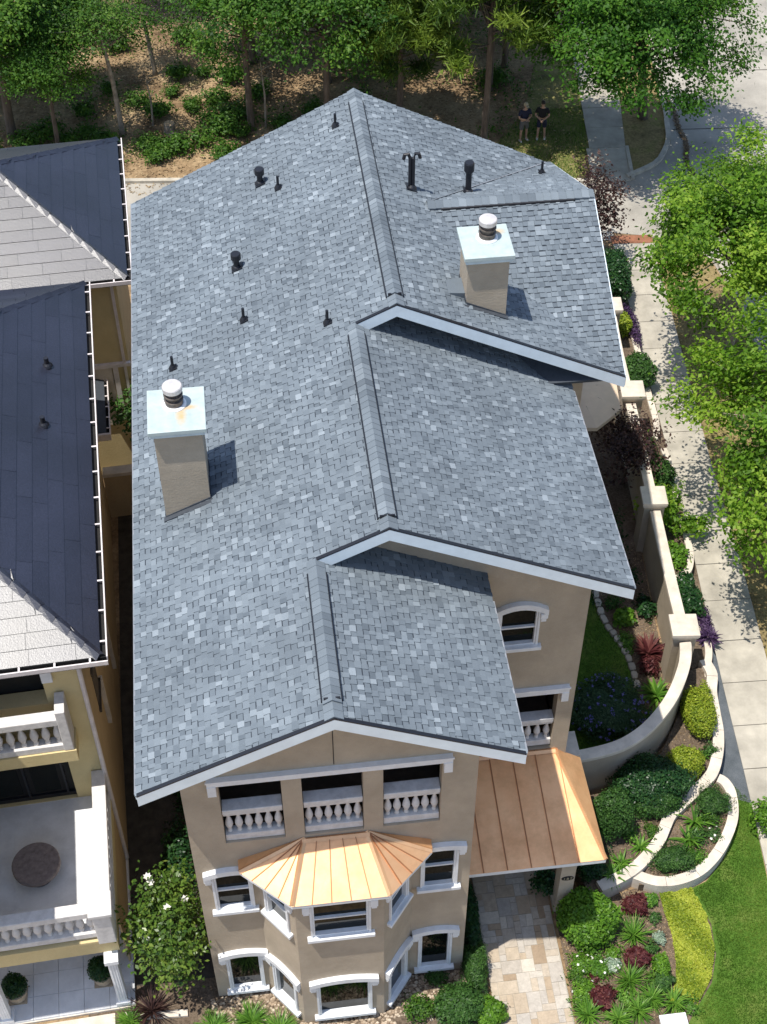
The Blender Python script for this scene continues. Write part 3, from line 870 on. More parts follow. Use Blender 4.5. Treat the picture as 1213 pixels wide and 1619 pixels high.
# ---- shingles, course by course
CAMP = Vector((0, 0, 33.5))
tabs = []      # (distance, verts, faces-with-material, tone)
def shingle_plane(O, du, slope_dir, slope, LV, urange, keep=None, ex=.138):
    O = Vector(O); du = Vector(du)
    k = 1 / math.sqrt(1 + slope * slope)
    dv = Vector((slope_dir[0] * k, slope_dir[1] * k, slope * k))
    n = du.cross(dv)
    if n.z < 0: n = -n
    rows = int(math.ceil(LV / ex))
    for r in range(rows):
        v0 = r * ex - (.02 if r == 0 else 0); v1 = min((r + 1) * ex + .012, LV)
        if v1 - v0 < .03: continue
        u0, u1 = urange((v0 + v1) / 2)
        u = u0 + random.uniform(-.1, 0)
        up = random.random() < .5
        while u < u1:
            w = random.choice((.10, .12, .14, .16, .18)) if not up else random.choice((.10, .12, .14, .16))
            a = max(u, u0); b = min(u + w, u1); u += w
            up = not up if random.random() < .95 or not up else up
            if b - a < .02: continue
            P = O + du * ((a + b) / 2) + dv * ((v0 + v1) / 2)
            if keep and not keep(P): continue
            h = (.027 if up else .011) + random.uniform(-.002, .002)
            g = .004 if up else .0
            jv = random.uniform(-.006, .006)
            A = O + du * (a + g) + dv * (v0 + jv); B = O + du * (b - g) + dv * (v0 + jv); C_ = O + du * (b - g) + dv * v1; D = O + du * (a + g) + dv * v1
            tA, tB, tC, tD = A + n * h, B + n * h, C_ + n * .005, D + n * .005
            t = random.random()
            tone = (random.uniform(.33, .62) if t < .74 else (random.uniform(.62, .97) if t < .90 else random.uniform(.05, .33)))
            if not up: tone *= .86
            tabs.append(((P - CAMP).length, [tA, tB, tC, tD, A, B, C_, D], tone, up, random.random() < .85))
def urL(v):
    x = XL + v / math.sqrt(1 + SL * SL)
    return ((YF if x < XR3 else Y2 if x < XR2 else Y1), YB)
q = math.sqrt(1 + SL * SL)
shingle_plane((XL, 0, ZE), (0, 1, 0), (1, 0), SL, (XR1 - XL) * q, urL)
shingle_plane((XE3, 0, ZE3), (0, 1, 0), (-1, 0), SL, (XE3 - XR3) * q, lambda v: (YF, YW2))
shingle_plane((XE2, 0, ZE2), (0, 1, 0), (-1, 0), SL, (XE2 - XR2) * q, lambda v: (Y2, YW1))
zR1 = lambda x: ZR1 - SL * (x - XR1)
shingle_plane((XE1, 0, ZE1), (0, 1, 0), (-1, 0), SL, (XE1 - XR1) * q, lambda v: (Y1, YB), lambda P: P.x < 4.4 or P.z > wz(P.y) - .045)
qw = math.sqrt(1 + WS * WS)
shingle_plane((0, Y1, wz(Y1)), (1, 0, 0), (0, 1), WS, (WY - Y1) * qw, lambda v: (4.2, XE1), lambda P: P.z > zR1(P.x) - .045)
shingle_plane((0, YB, wz(YB)), (1, 0, 0), (0, -1), WS, (YB - WY) * qw, lambda v: (4.2, XE1), lambda P: P.z > zR1(P.x) - .045)
tabs.sort(key=lambda t: t[0])
def add_tab(mb, t):
    tA, tB, tC, tD, A, B, C_, D = t[1]
    if t[3]:
        mb.add([tA, tB, tC, tD, A, B, C_, D], [(0, 1, 2, 3), (4, 5, 1, 0), (5, 6, 2, 1), (7, 4, 0, 3)], 0, t[2])
    else:      # cut-out between the teeth, with the shingle's own dark granule band at its head
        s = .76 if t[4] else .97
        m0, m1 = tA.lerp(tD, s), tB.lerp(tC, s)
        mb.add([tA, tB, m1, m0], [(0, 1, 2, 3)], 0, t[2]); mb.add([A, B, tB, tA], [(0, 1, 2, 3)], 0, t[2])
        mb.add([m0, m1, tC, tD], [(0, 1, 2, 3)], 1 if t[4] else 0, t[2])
for t in tabs[:300]:
    mb = MB(); add_tab(mb, t)
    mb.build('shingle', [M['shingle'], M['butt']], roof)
mb = MB()
for t in tabs[300:]: add_tab(mb, t)
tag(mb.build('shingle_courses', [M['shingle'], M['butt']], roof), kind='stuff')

# ---- ridge caps and ridge vents
def ridge(x, z, ya, yb, slope, a0, a1):
    """cap pieces bent over the ridge; black vent edges between a0 and a1"""
    w = .175
    v = MB()
    for s in (-1, 1):
        v.hexa([(x + s * (w - .002), a0, z - slope * w + .02), (x + s * (w + .024), a0, z - slope * w + .0), (x + s * (w + .024), a1, z - slope * w + .0), (x + s * (w - .002), a1, z - slope * w + .02)],
               [(x + s * (w - .002), a0, z - slope * w + .085), (x + s * (w + .024), a0, z - slope * w + .068), (x + s * (w + .024), a1, z - slope * w + .068), (x + s * (w - .002), a1, z - slope * w + .085)])
    v.box(x - .15, x + .15, a0 - .012, a0 + .02, z - .09, z + .055)
    v.build('ridge_vent', M['black'], roof)
    y = ya; L = .17
    while y < yb - .03:
        e = min(y + L, yb); vent = a0 <= (y + e) / 2 <= a1
        h = .082 if vent else .05
        c = MB(); t = random.choice((.25, .4, .45, .5, .55, .6, .8)); f = .008
        prof = [(-w, -slope * w + h - .012), (-w * .5, -slope * w * .5 + h), (0, h + .012), (w * .5, -slope * w * .5 + h), (w, -slope * w + h - .012)]
        for k in range(4):
            (xa, za), (xb, zb) = prof[k], prof[k + 1]
            c.hexa([(x + xa, y, z + za - .02), (x + xb, y, z + zb - .02), (x + xb, e, z + zb - .03), (x + xa, e, z + za - .03)],
                   [(x + xa, y, z + za + f), (x + xb, y, z + zb + f), (x + xb, e + .02, z + zb - f * .4), (x + xa, e + .02, z + za - f * .4)], 0, t)
        c.build('ridge_cap', M['shingle'], roof)
        y = e
ridge(XR3, ZR3, YF, Y2, SL, YF + .42, Y2 - .3)
ridge(XR2, ZR2, Y2, Y1, SL, Y2 + .32, Y1 - .3)
ridge(XR1, ZR1, Y1, YB, SL, Y1 + .35, YB - .55)
x = 4.6; w = .175
v = MB()
for s in (-1,):
    v.hexa([(4.92, WY + s * .15, WZ - .07 + .02), (8.22, WY + s * .15, WZ - .07 + .02), (8.22, WY + s * .2, WZ - .09), (4.92, WY + s * .2, WZ - .09)], [(4.92, WY + s * .15, WZ + .0), (8.22, WY + s * .15, WZ + .0), (8.22, WY + s * .2, WZ - .02), (4.92, WY + s * .2, WZ - .02)])
v.build('ridge_vent', M['black'], roof)
while x < XE1 - .03:
    e = min(x + .19, XE1); c = MB(); t = random.choice((.3, .45, .5, .6, .7, .8))
    for ya, za, yb_, zb in ((-w, -WS * w, 0, .012), (0, .012, w, -WS * w)):
        c.hexa([(x, WY + ya, WZ + za + .05), (e, WY + ya, WZ + za + .04), (e, WY + yb_, WZ + zb + .04), (x, WY + yb_, WZ + zb + .05)], [(x, WY + ya, WZ + za + .085), (e, WY + ya, WZ + za + .07), (e, WY + yb_, WZ + zb + .07), (x, WY + yb_, WZ + zb + .085)], 0, t)
    c.build('ridge_cap', M['shingle'], roof); x = e

# cut valley between the main slope and the north slope of the wing
vy = lambda y: XR1 + (ZR1 - wz(y)) / SL
va, vb = (vy(WY + .1), WY + .1), (vy(YB - .05), YB - .05)
m = MB(); za, zb = wz(va[1]) + .034, wz(vb[1]) + .034
m.quad((va[0] - .05, va[1], za + .01), (va[0] + .02, va[1] + .03, za), (vb[0] + .02, vb[1] + .0, zb), (vb[0] - .05, vb[1], zb + .01)); m.build('valley_flashing', M['edge'], roof)
# ---- chimneys
def chimney(x0, x1, y0, y1, zb, zt, cx, cy):
    st = MB(); st.box(x0, x1, y0, y1, zb, zt)
    ch = st.build('chimney', M['stucco'], house)
    c = MB(); c.box(x0 - .06, x1 + .06, y0 - .07, y1 + .07, zt, zt + .10); c.build('cap_skirt', M['chimcap'], ch, bevel=.008)
    c = MB(); c.box(x0 - .10, x1 + .10, y0 - .11, y1 + .11, zt + .10, zt + .20); c.build('cap', M['capstain'], ch, bevel=.01)
    z = zt + .2
    f = MB(); f.lathe([(.25, 0), (.25, .02), (.21, .05)], (cx, cy, z), 20); f.build('flue_collar', M['white'], ch)
    f = MB(); f.lathe([(.185, .02), (.185, .14), (.20, .145), (.20, .17), (.15, .175), (.15, .27), (.20, .275), (.20, .30), (.15, .305), (.15, .40), (.15, .42)], (cx, cy, z), 20); f.build('flue', M['ruststeel'], ch)
    f = MB(); f.lathe([(.205, .40), (.205, .50), (.19, .52), (.05, .535)], (cx, cy, z), 20); f.build('flue_lid', M['galv'], ch)
    # metal flashing where the stack meets the shingles
    zs = lambda x: (ZE + SL * (x - XL)) if x < XR1 else (ZR1 - SL * (x - XR1))
    fl = MB()
    za, zb_ = zs(x0), zs(x1)
    fl.hexa([(x0 - .015, y0 - .02, za - .05), (x1 + .015, y0 - .02, zb_ - .05), (x1 + .015, y0 - .002, zb_ - .05), (x0 - .015, y0 - .002, za - .05)], [(x0 - .015, y0 - .02, za + .075), (x1 + .015, y0 - .02, zb_ + .075), (x1 + .015, y0 - .002, zb_ + .075), (x0 - .015, y0 - .002, za + .075)])
    fl.hexa([(x0 - .05, y0 - .12, za - .0), (x1 + .05, y0 - .12, zb_ - .0), (x1 + .05, y0 - .01, zb_ - .0), (x0 - .05, y0 - .01, za - .0)], [(x0 - .05, y0 - .12, za + .032), (x1 + .05, y0 - .12, zb_ + .032), (x1 + .05, y0 - .01, zb_ + .04), (x0 - .05, y0 - .01, za + .04)])
    n = 6
    for xx, zz, s in ((x0, za, -1), (x1, zb_, 1)):
        for k in range(n):
            ya, yb = y0 + (y1 - y0) * k / n, y0 + (y1 - y0) * (k + 1) / n - .01
            fl.box(min(xx, xx + s * .018), max(xx, xx + s * .018), ya, yb, zz - .06, zz + .13)
    fl.build('flashing', M['underlay'], ch)
    return ch
chimney(-2.075, -1.10, 21.545, 22.615, 10.3, 13.03, -1.617, 22.24)
chimney(4.987, 5.922, 25.67, 26.64, 11.6, 13.58, 5.503, 26.28)
# cricket shingles beside the right chimney
c = MB(); c.hexa([(4.60, 25.85, 12.5), (4.985, 25.85, 12.3), (4.985, 26.4, 12.3), (4.60, 26.3, 12.5)], [(4.60, 25.85, 12.64), (4.985, 25.85, 12.60), (4.985, 26.4, 12.62), (4.60, 26.3, 12.66)], 0, .3)
c.build('cricket', M['shingle'], roof)

# ---- pipes on the roof
def pipe(x, y, z, kind):
    b = MB()
    sgn = 1 if x < XR1 else -1
    if kind == 'thin':
        b.tube([(x, y, z - .05), (x, y, z + .36)], .035, 10)
    elif kind == 'cap':
        b.tube([(x, y, z - .05), (x, y, z + .34)], .075, 12); b.lathe([(.10, .26), (.125, .28), (.125, .42), (.11, .44)], (x, y, z), 14)
    elif kind == 'tall':
        b.tube([(x, y, z - .05), (x, y, z + .62)], .075, 12); b.lathe([(.12, .60), (.13, .62), (.13, .82), (.11, .86)], (x, y, z), 14)
    else:
        for dx in (-.04, .04):
            b.tube([(x + dx, y, z - .05), (x + dx, y, z + .86), (x + dx * 2.2, y, z + .98), (x + dx * 4.2, y, z + .97), (x + dx * 5, y, z + .85)], .045, 10)
    p = b.build('vent_pipe', M['black'], house, smooth=False)
    f = MB()
    pl = lambda dx, dy: (x + dx, y + dy, z + (SL * dx * (1 if x < XR1 else -1) if kind != 'wing' else 0) + .03)
    f.lathe([(.13 if kind != 'thin' else .10, 0), (.10 if kind != 'thin' else .075, .06), (.05, .11)], (x, y, z), 14)
    k = .13 if kind != 'thin' else .09
    a = [pl(-k, -k), pl(k, -k), pl(k, k), pl(-k, k)]
    f.hexa([(p_[0], p_[1], p_[2] - .02) for p_ in a], a)
    f.build('flashing', M['black'], p)
for x, y, kind in ((2.68, 32.45, 'thin'), (0.65, 31.65, 'cap'), (1.08, 31.07, 'thin'), (-.127, 28.73, 'cap'), (-.07, 26.69, 'thin'), (1.78, 25.25, 'thin'), (-1.82, 26.2, 'thin')):
    pipe(x, y, ZE + SL * (x - XL) + .02, kind)
pipe(4.285, 29.8, zR1(4.285) + .02, 'twin'); pipe(5.815, 30.42, max(wz(30.42), zR1(5.815)) + .02, 'tall')
pipe(8.1, 32.15, wz(32.15) + .02, 'thin')

# ---- copper roof over the bay
def pan_roof(name, faces, parent_house):
    """faces: list of lists of quads (pans); each pan a part"""
    pass
ZB, ZBT = 6.25, 6.85
TLc, TRc = (0.22, YW - .01, ZBT), (1.53, YW - .01, ZBT)
EA, EB, EC, ED, EE, EG = (-1.18, YW + .0, ZB), (-1.18, 15.42, ZB), (-.15, 14.50, ZB), (1.87, 14.50, ZB), (2.87, 15.42, ZB), (2.87, YW + .0, ZB)
cr = MB()
cr.poly([EA, EB, EC, ED, EE, EG], 0)
for a, b in ((EA, EB), (EB, EC), (EC, ED), (ED, EE), (EE, EG)):
    cr.quad((a[0], a[1], a[2] - .10), (b[0], b[1], b[2] - .10), b, a)
bayroof = cr.build('bay_roof', M['white'], house)
def pans(parent, e0, e1, t0, t1, n, seam=True):
    e0, e1, t0, t1 = map(Vector, (e0, e1, t0, t1))
    nn = (e1 - e0).cross(t0 - e0)
    if nn.length < 1e-6: nn = (e1 - e0).cross(t1 - e0)
    nn.normalize()
    if nn.z < 0: nn = -nn
    for k in range(n):
        a, b = k / n, (k + 1) / n
        p = MB(); pts = [e0.lerp(e1, a), e0.lerp(e1, b), t0.lerp(t1, b), t0.lerp(t1, a)]
        cen = sum(pts, Vector()) / 4
        rise = nn * random.uniform(.0, .006)
        if (t0 - t1).length < 1e-4: pts = pts[:3]
        p.poly([q_ + nn * .02 + rise for q_ in pts])
        lowe = [pts[0] - nn * .02, pts[1] - nn * .02, pts[1] + nn * .02 + rise, pts[0] + nn * .02 + rise]
        p.poly(lowe)
        p.build('copper_pan', M['copper'], parent)
        if k and seam:
            s = MB(); A, T = e0.lerp(e1, a) + nn * .02, t0.lerp(t1, a) + nn * .02
            if (T - A).length > .1:
                w_ = (e1 - e0).normalized() * .009
                s.hexa([A - w_, A + w_, T + w_, T - w_], [p_ + nn * .032 for p_ in (A - w_, A + w_, T + w_, T - w_)])
                s.build('seam', M['seam'], parent)
def hip_strip(parent, a, b, w=.06):
    a, b = Vector(a), Vector(b); d_ = (b - a).normalized(); s = d_.cross(Vector((0, 0, 1))).normalized() * w; up = Vector((0, 0, .05))
    m = MB(); m.add([a - s + up * .4, a + up * 1.3, a + s + up * .4, b - s + up * .4, b + up * 1.3, b + s + up * .4], [(0, 1, 4, 3), (1, 2, 5, 4)])
    m.build('hip_cap', M['copper'], parent)
pans(bayroof, EC, ED, TLc, TRc, 5)
pans(bayroof, EB, EC, TLc, TLc, 4)
pans(bayroof, EA, EB, TLc, TLc, 1)
pans(bayroof, ED, EE, TRc, TRc, 4)
pans(bayroof, EE, EG, TRc, TRc, 1)
for a, b in ((EB, TLc), (EC, TLc), (ED, TRc), (EE, TRc)): hip_strip(bayroof, a, b)
hip_strip(bayroof, (TLc[0] - .05, YW - .05, ZBT - .02), (TRc[0] + .05, YW - .05, ZBT - .02), .07)

# ---- copper porch roof
PE0, PE1 = (XW3 + .005, 16.68, 2.74), (7.27, 16.68, 2.74)
PT0, PT1 = (XW3 + .005, YW2 - .01, 3.44), (6.54, YW2 - .01, 3.44)
PB = (7.25, YW2 + .1, 2.74)
pr = MB()
pr.poly([PE0, PE1, PB, (XW3 + .005, YW2 - .01, 2.74)])
for a, b in ((PE0, PE1), (PE1, PB)):
    pr.quad((a[0], a[1], a[2] - .13), (b[0], b[1], b[2] - .13), b, a)
pr.quad((XW3 + .01, 16.75, 2.62), (7.2, 16.75, 2.62), (7.2, 19.5, 2.62), (XW3 + .01, 19.5, 2.62))
porch = pr.build('porch_roof', M['white'], house)
cols_e = [XW3 + .005, 4.28, 4.82, 5.37, 5.92, 6.48, 7.27]
e = Vector(PE0)
def porch_split():
    n = 6
    # pans of equal width along the top, the last one cut by the hip
    xs = [XW3 + .005 + (6.58 - XW3) * k / 5 for k in range(6)]
    xe = [XW3 + .005 + (6.62 - XW3) * k / 5 for k in range(6)]
    for k in range(5):
        pans(porch, (xe[k], PE0[1], PE0[2]), (xe[k + 1], PE0[1], PE0[2]), (xs[k], PT0[1], PT0[2]), (xs[k + 1], PT0[1], PT0[2]), 1)
    pans(porch, (xe[5], PE0[1], PE0[2]), PE1, PT1, PT1, 1)
    nn = Vector((0, -.24, 1)).normalized()
    for k in range(1, 6):
        s = MB(); A = Vector((xe[k], PE0[1], PE0[2])) + nn * .02; T = Vector((xs[k], PT0[1], PT0[2])) + nn * .02; w_ = Vector((.011, 0, 0))
        s.hexa([A - w_, A + w_, T + w_, T - w_], [p_ + nn * .035 for p_ in (A - w_, A + w_, T + w_, T - w_)])
        s.build('seam', M['seam'], porch)
porch_split()
pans(porch, PE1, PB, PT1, PT1, 1)
hip_strip(porch, PE1, PT1, .05)
hip_strip(porch, (PT0[0], PT0[1] - .05, PT0[2]), (PT1[0], PT1[1] - .05, PT1[2]), .08)
# porch post with the house number
po = MB(); po.box(6.32, 6.68, 16.92, 17.28, 0, 2.62); po.box(6.28, 6.72, 16.88, 17.32, 0, .2)
post = po.build('porch_post', M['stucco'], house)
pq = MB(); n = 24
ring = [(6.50 + .15 * math.cos(2 * math.pi * k / n), 1.62 + .085 * math.sin(2 * math.pi * k / n)) for k in range(n)]
pq.fprism(face_front(16.92), ring, -.005, .02)
plq = pq.build('number_plaque', M['black'], post)
tx = bpy.data.curves.new('number', 'FONT'); tx.body = '187'; tx.size = .13; tx.align_x = 'CENTER'; tx.align_y = 'CENTER'; tx.extrude = .003; tx.space_character = 1.25
to = bpy.data.objects.new('number', tx); COL.objects.link(to)
bpy.context.view_layer.update()
tm = bpy.data.meshes.new_from_object(to); bpy.data.objects.remove(to)
tm.materials.clear(); tm.materials.append(M['tancap'])
no = bpy.data.objects.new('house_number', tm); COL.objects.link(no); no.parent = post
no.location = rel(house, (6.50, 16.896, 1.62)); no.rotation_euler = (math.pi / 2, 0, 0)
# ================================================================ NEIGHBOURING HOUSES (turned 2.5 degrees)
def slate_plane(parent, O, du, dv, rows, ex, span, ln, thick=.02, skip=0):
    """courses of long slates between slanted hip edges; span(v) gives the u range"""
    O, du, dv = Vector(O), Vector(du), Vector(dv).normalized()
    n = du.cross(dv)
    if n.z < 0: n = -n
    for r in range(rows):
        va, vb = r * ex, (r + 1) * ex
        a0, a1 = span(va); b0, b1 = span(vb)
        if a1 - a0 < .05: break
        u = min(a0, b0) - random.uniform(0, ln)
        while u < max(a1, b1):
            u2 = u + ln * random.uniform(.75, 1.25)
            la, ra, lb, rb = max(u, a0), min(u2, a1), max(u, b0), min(u2, b1)
            u = u2
            if ra - la < .02 and rb - lb < .02: continue
            ra = max(ra, la); rb = max(rb, lb)
            g = .004
            h = thick + random.uniform(0, .006)
            A, B = O + du * (la + g) + dv * (va + .0), O + du * (ra - g) + dv * (va + .0)
            C_, D = O + du * (rb - g) + dv * (vb + .01), O + du * (lb + g) + dv * (vb + .01)
            m = MB()
            m.add([A + n * h, B + n * h, C_ + n * .004, D + n * .004, A, B], [(0, 1, 2, 3), (4, 5, 1, 0)], 0, random.random())
            m.build('slate', M['slate'], parent)

def hip_house(name, label, loc, W, D, ze, s, front, slates=True):
    root = thing(name, label, 'house', loc, R_(2.5), None, local=True)
    return root

def hip_roof(root, x1, y0, y1, ze, s, W):
    """hip roof with its right eave at x1, running from y0 to y1; W = full width"""
    rf = MB()
    hw = W / 2; zr = ze + s * hw; xr = x1 - hw
    A, B, C_, D = (x1 - W, y0, ze), (x1, y0, ze), (x1, y1, ze), (x1 - W, y1, ze)
    P, Q = (xr, y0 + hw, zr), (xr, y1 - hw, zr)
    if P[1] > Q[1]:
        mid = (y0 + y1) / 2; zz = ze + s * (mid - y0); hw2 = mid - y0
        P = (x1 - hw2, mid, zz); Q = (x1 - W + hw2, mid, zz)
        rf.poly([A, B, P, Q]); rf.poly([B, C_, P]); rf.poly([C_, D, Q, P]); rf.poly([D, A, Q])
        R1e = P; R2e = P; hmax = hw2
    else:
        rf.poly([A, B, P]); rf.poly([B, C_, Q, P]); rf.poly([C_, D, Q]); rf.poly([D, A, P, Q])
        R1e = P; R2e = Q; hmax = hw
    rf.poly([(p[0], p[1], p[2] - .16) for p in (A, B, C_, D)])
    for a, b in ((A, B), (B, C_), (C_, D)):
        rf.quad((a[0], a[1], a[2] - .16), (b[0], b[1], b[2] - .16), b, a)
    rob = rf.build('roof', M['underlay'], root)
    k = 1 / math.sqrt(1 + s * s); ex = .36
    rows = int(hmax / k / ex) + 1
    cl = lambda t: min(max(t, 0), hmax)
    slate_plane(rob, (x1, y0, ze), (0, 1, 0), (-k, 0, s * k), rows, ex, lambda v: (cl(v * k), (y1 - y0) - cl(v * k)), 1.9)
    vis = min(W, 5.0)
    slate_plane(rob, (x1 - vis, y0, ze), (1, 0, 0), (0, k, s * k), min(rows, 10), ex, lambda v: (0, vis - cl(v * k)), 1.0)
    slate_plane(rob, (x1 - vis, y1, ze), (1, 0, 0), (0, -k, s * k), min(rows, 10), ex, lambda v: (0, vis - cl(v * k)), 1.0)
    # hip caps
    for c, e in ((B, R1e), (C_, R2e)):
        c, e = Vector(c), Vector(e); L = (e - c).length; n = int(min(L, 6.5) / .42); d = (e - c) / L
        sd = d.cross(Vector((0, 0, 1))).normalized() * .12
        for i in range(n):
            a, b = c + d * (i * .42), c + d * (i * .42 + .43)
            u0, u1 = Vector((0, 0, .075)), Vector((0, 0, .055)); dn = Vector((0, 0, -.02))
            m = MB(); m.add([a - sd + dn, a + u0, a + sd + dn, b - sd + dn, b + u1, b + sd + dn], [(0, 1, 4, 3), (1, 2, 5, 4)], 0, random.uniform(.5, 1))
            m.build('hip_cap', M['slate'], rob)
    return rob

def gutter(root, p, q, w, side, n):
    """open box gutter between two corners with strap hangers; side = outward normal"""
    p, q, s = Vector(p), Vector(q), Vector(side)
    g = MB(); z = Vector((0, 0, 1))
    def bar(a, b, c0, c1, z0, z1, mi=0):
        g.hexa([a + s * c0 + z * z0, b + s * c0 + z * z0, b + s * c1 + z * z0, a + s * c1 + z * z0], [a + s * c0 + z * z1, b + s * c0 + z * z1, b + s * c1 + z * z1, a + s * c1 + z * z1], mi)
    bar(p, q, .0, w, -.14, -.125, 1); bar(p, q, w - .03, w, -.14, .0); bar(p, q, .0, .015, -.125, -.02, 1)
    go = g.build('gutter', [M['gutter'], M['dark']], root)
    for k in range(n):
        t = (k + .5) / n; c = p.lerp(q, t); d = (q - p).normalized() * .02
        h = MB(); a, b = c - d, c + d
        h.hexa([a + s * .01 - z * .015, b + s * .01 - z * .015, b + s * w - z * .015, a + s * w - z * .015], [a + s * .01 + z * .004, b + s * .01 + z * .004, b + s * w + z * .004, a + s * w + z * .004])
        h.build('gutter_hanger', M['gutter'], go)
    return go

na = thing('neighbour_house', 'golden stucco house with dark slate hip roof and stone terrace at the left edge', 'house', (-4.25, 19.69, 0), R_(2.5), None, local=True)
hip_roof(na, .52, -.34, 12.5, 8.85, .46, 8.6)
gutter(na, (.52, -.36, 8.86), (.52, 12.5, 8.86), .16, (1, 0, 0), 15)
gutter(na, (-4.5, -.34, 8.86), (.68, -.34, 8.86), .15, (0, -1, 0), 7)
NF = lambda u, v, d: (u, -d, v)
w = MB()
w.wall(NF, (-6, 0), (0, 8.7), [(-4.2, -.86, 7.02, 8.35, .4), (-4.6, -.80, 3.16, 5.15, .18), (-4.4, -.8, .16, 2.3, .2)], .2)
nw = w.build('front_wall', M['stucco_gold'], na)
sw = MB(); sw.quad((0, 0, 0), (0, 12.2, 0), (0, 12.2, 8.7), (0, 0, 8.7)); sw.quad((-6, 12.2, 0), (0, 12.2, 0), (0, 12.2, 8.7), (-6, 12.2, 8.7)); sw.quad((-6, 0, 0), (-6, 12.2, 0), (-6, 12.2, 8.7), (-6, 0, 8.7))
sw.build('side_wall', M['stucco_shade'], na)
b = MB(); b.box(-4.2, -.8, .45, .5, 6.5, 8.6); b.build('upper_room', M['dark'], na)
b = MB(); b.fbox(NF, -4.6, -.80, 3.16, 5.15, -.3, -.15); b.build('terrace_door', M['dark'], na)
for u in (-4.3, -3.2, -2.1, -1.55):
    pass
for a, c in ((-1.75, -1.15), (-2.75, -2.05), (-3.7, -3.0)):
    g = MB(); g.fbox(NF, a, c, 3.4, 4.95, -.15, -.13); g.build('door_pane', M['glass'], na)
g = MB(); g.fbox(NF, -1.03, -.98, 3.2, 5.1, -.15, -.08); g.fbox(NF, -1.93, -1.88, 3.2, 5.1, -.15, -.08); g.fbox(NF, -4.6, -.80, 3.16, 3.3, -.16, -.09); g.build('door_frame', M['black'], na)
g = MB(); g.fbox(NF, -.86, -.62, 7.85, 8.5, -.01, .09); g.fbox(NF, -4.3, -.62, 8.38, 8.6, -.01, .10); g.build('opening_trim', M['white'], na, bevel=.015)
# downspout on the corner and stone quoins of the side wall
g = MB(); g.tube([(-.02, -.10, 8.55), (-.02, -.08, 8.2), (-.02, -.08, .2)], .055, 10); g.build('downspout', M['gutter'], na)
for y, z0, z1 in ((2.0, 3.2, 5.0), (3.4, 5.4, 7.6), (5.0, 1.5, 3.4)):
    g = MB(); g.box(0.0, .10, y, y + .14, z0, z1); g.build('side_pilaster', M['stone'], na)
for y, z0 in ((1.2, 5.0), (6.5, 3.0), (9.0, 5.5)):
    g = MB(); g.box(-.02, .012, y, y + .8, z0, z0 + 1.3, 0); g.box(.0, .06, y - .08, y + .88, z0 - .1, z0); g.box(.0, .06, y - .08, y + .88, z0 + 1.3, z0 + 1.42); g.build('side_window', M['recess'], na)
# upper balcony
def n_balustrade(u0, u1, y, z, n, parent, hb=.75):
    MB().box(u0, u1, y - .13, y + .13, z, z + .2).build('bottom_rail', M['baluster'], parent, bevel=.012)
    MB().box(u0, u1, y - .14, y + .14, z + .2 + hb, z + .42 + hb).build('top_rail', M['baluster'], parent, bevel=.02)
    for k in range(n):
        inst(balu_me, 'baluster', parent, (u0 + (u1 - u0) * (k + .5) / n, y, z + .2), 0, (1.15, 1.15, hb / .68))
g = MB(); g.box(-4.5, -.42, -.62, 0, 5.58, 5.98); ub = g.build('upper_balcony', M['stucco_gold'], na)
n_balustrade(-4.5, -.62, -.45, 5.99, 15, ub)
MB().box(-.68, -.46, -.60, -.02, 5.99, 7.42).build('balcony_pier', M['baluster'], ub, bevel=.02)
# terrace
g = MB(); g.box(-4.6, -.06, -3.72, -.002, 2.40, 2.98); g.box(-4.6, -.03, -3.78, -.002, 2.98, 3.05)
tr = g.build('terrace', M['stucco_gold'], na)
k = 0
for i in range(6):
    for j in range(5):
        x0 = -4.55 + i * .75; y0 = -3.45 + j * .69
        m = MB(); m.box(x0 + .001, x0 + .749, y0 + .001, y0 + .689, 3.05, 3.14 + random.uniform(0, .001), 0, random.random()); m.build('terrace_tile', M['patio'], tr)
n_balustrade(-4.6, -.42, -3.60, 3.16, 18, tr, .70)
MB().box(-.44, -.04, -3.86, -3.38, 3.05, 4.30).build('corner_pier', M['baluster'], tr, bevel=.02)
MB().box(-.50, .02, -3.92, -3.32, 4.30, 4.42).build('pier_cap', M['baluster'], tr, bevel=.02)
MB().box(-.34, -.02, -3.36, -.02, 4.05, 4.22).build('side_rail', M['baluster'], tr, bevel=.02)
MB().box(-.32, -.06, -3.36, -.02, 3.05, 3.25).build('side_bottom_rail', M['baluster'], tr)
for k in range(13): inst(balu_me, 'baluster', tr, (-.19, -3.2 + k * .25, 3.25), 0, (1.1, 1.1, .8 / .68))
g = MB(); g.box(-.10, -.055, -2.9, -.002, 0, 2.40); g.build('porch_side_wall', M['stucco_shade'], tr)
# porch below
g = MB(); g.box(-6, .0, -4.02, -.002, 0, .08); pf = g.build('porch_floor', M['stone'], na)
for i in range(10):
    for j in range(7):
        x0 = -6 + i * .6; y0 = -4.0 + j * .57
        m = MB(); m.box(x0 + .004, x0 + .596, y0 + .004, y0 + .566, .08, .15 + random.uniform(0, .003), 0, random.random()); m.build('porch_tile', M['patio'], pf)
for x in (-.27, -3.0):
    g = MB(); g.box(x - .11, x + .11, -3.84 - .11, -3.84 + .11, .28, 2.40); g.box(x - .17, x + .17, -4.0, -3.67, .152, .28); g.box(x - .16, x + .16, -4.0, -3.68, 2.25, 2.398)
    for dx in (-.06, 0, .06): g.box(x + dx - .012, x + dx + .012, -3.84 - .125, -3.84 - .11, .32, 2.2)
    g.build('porch_column', M['white'], na, bevel=.01)
g = MB(); g.fbox(NF, -4.4, -.8, .16, 2.3, -.3, -.18); g.build('entrance_door', M['dark'], na)
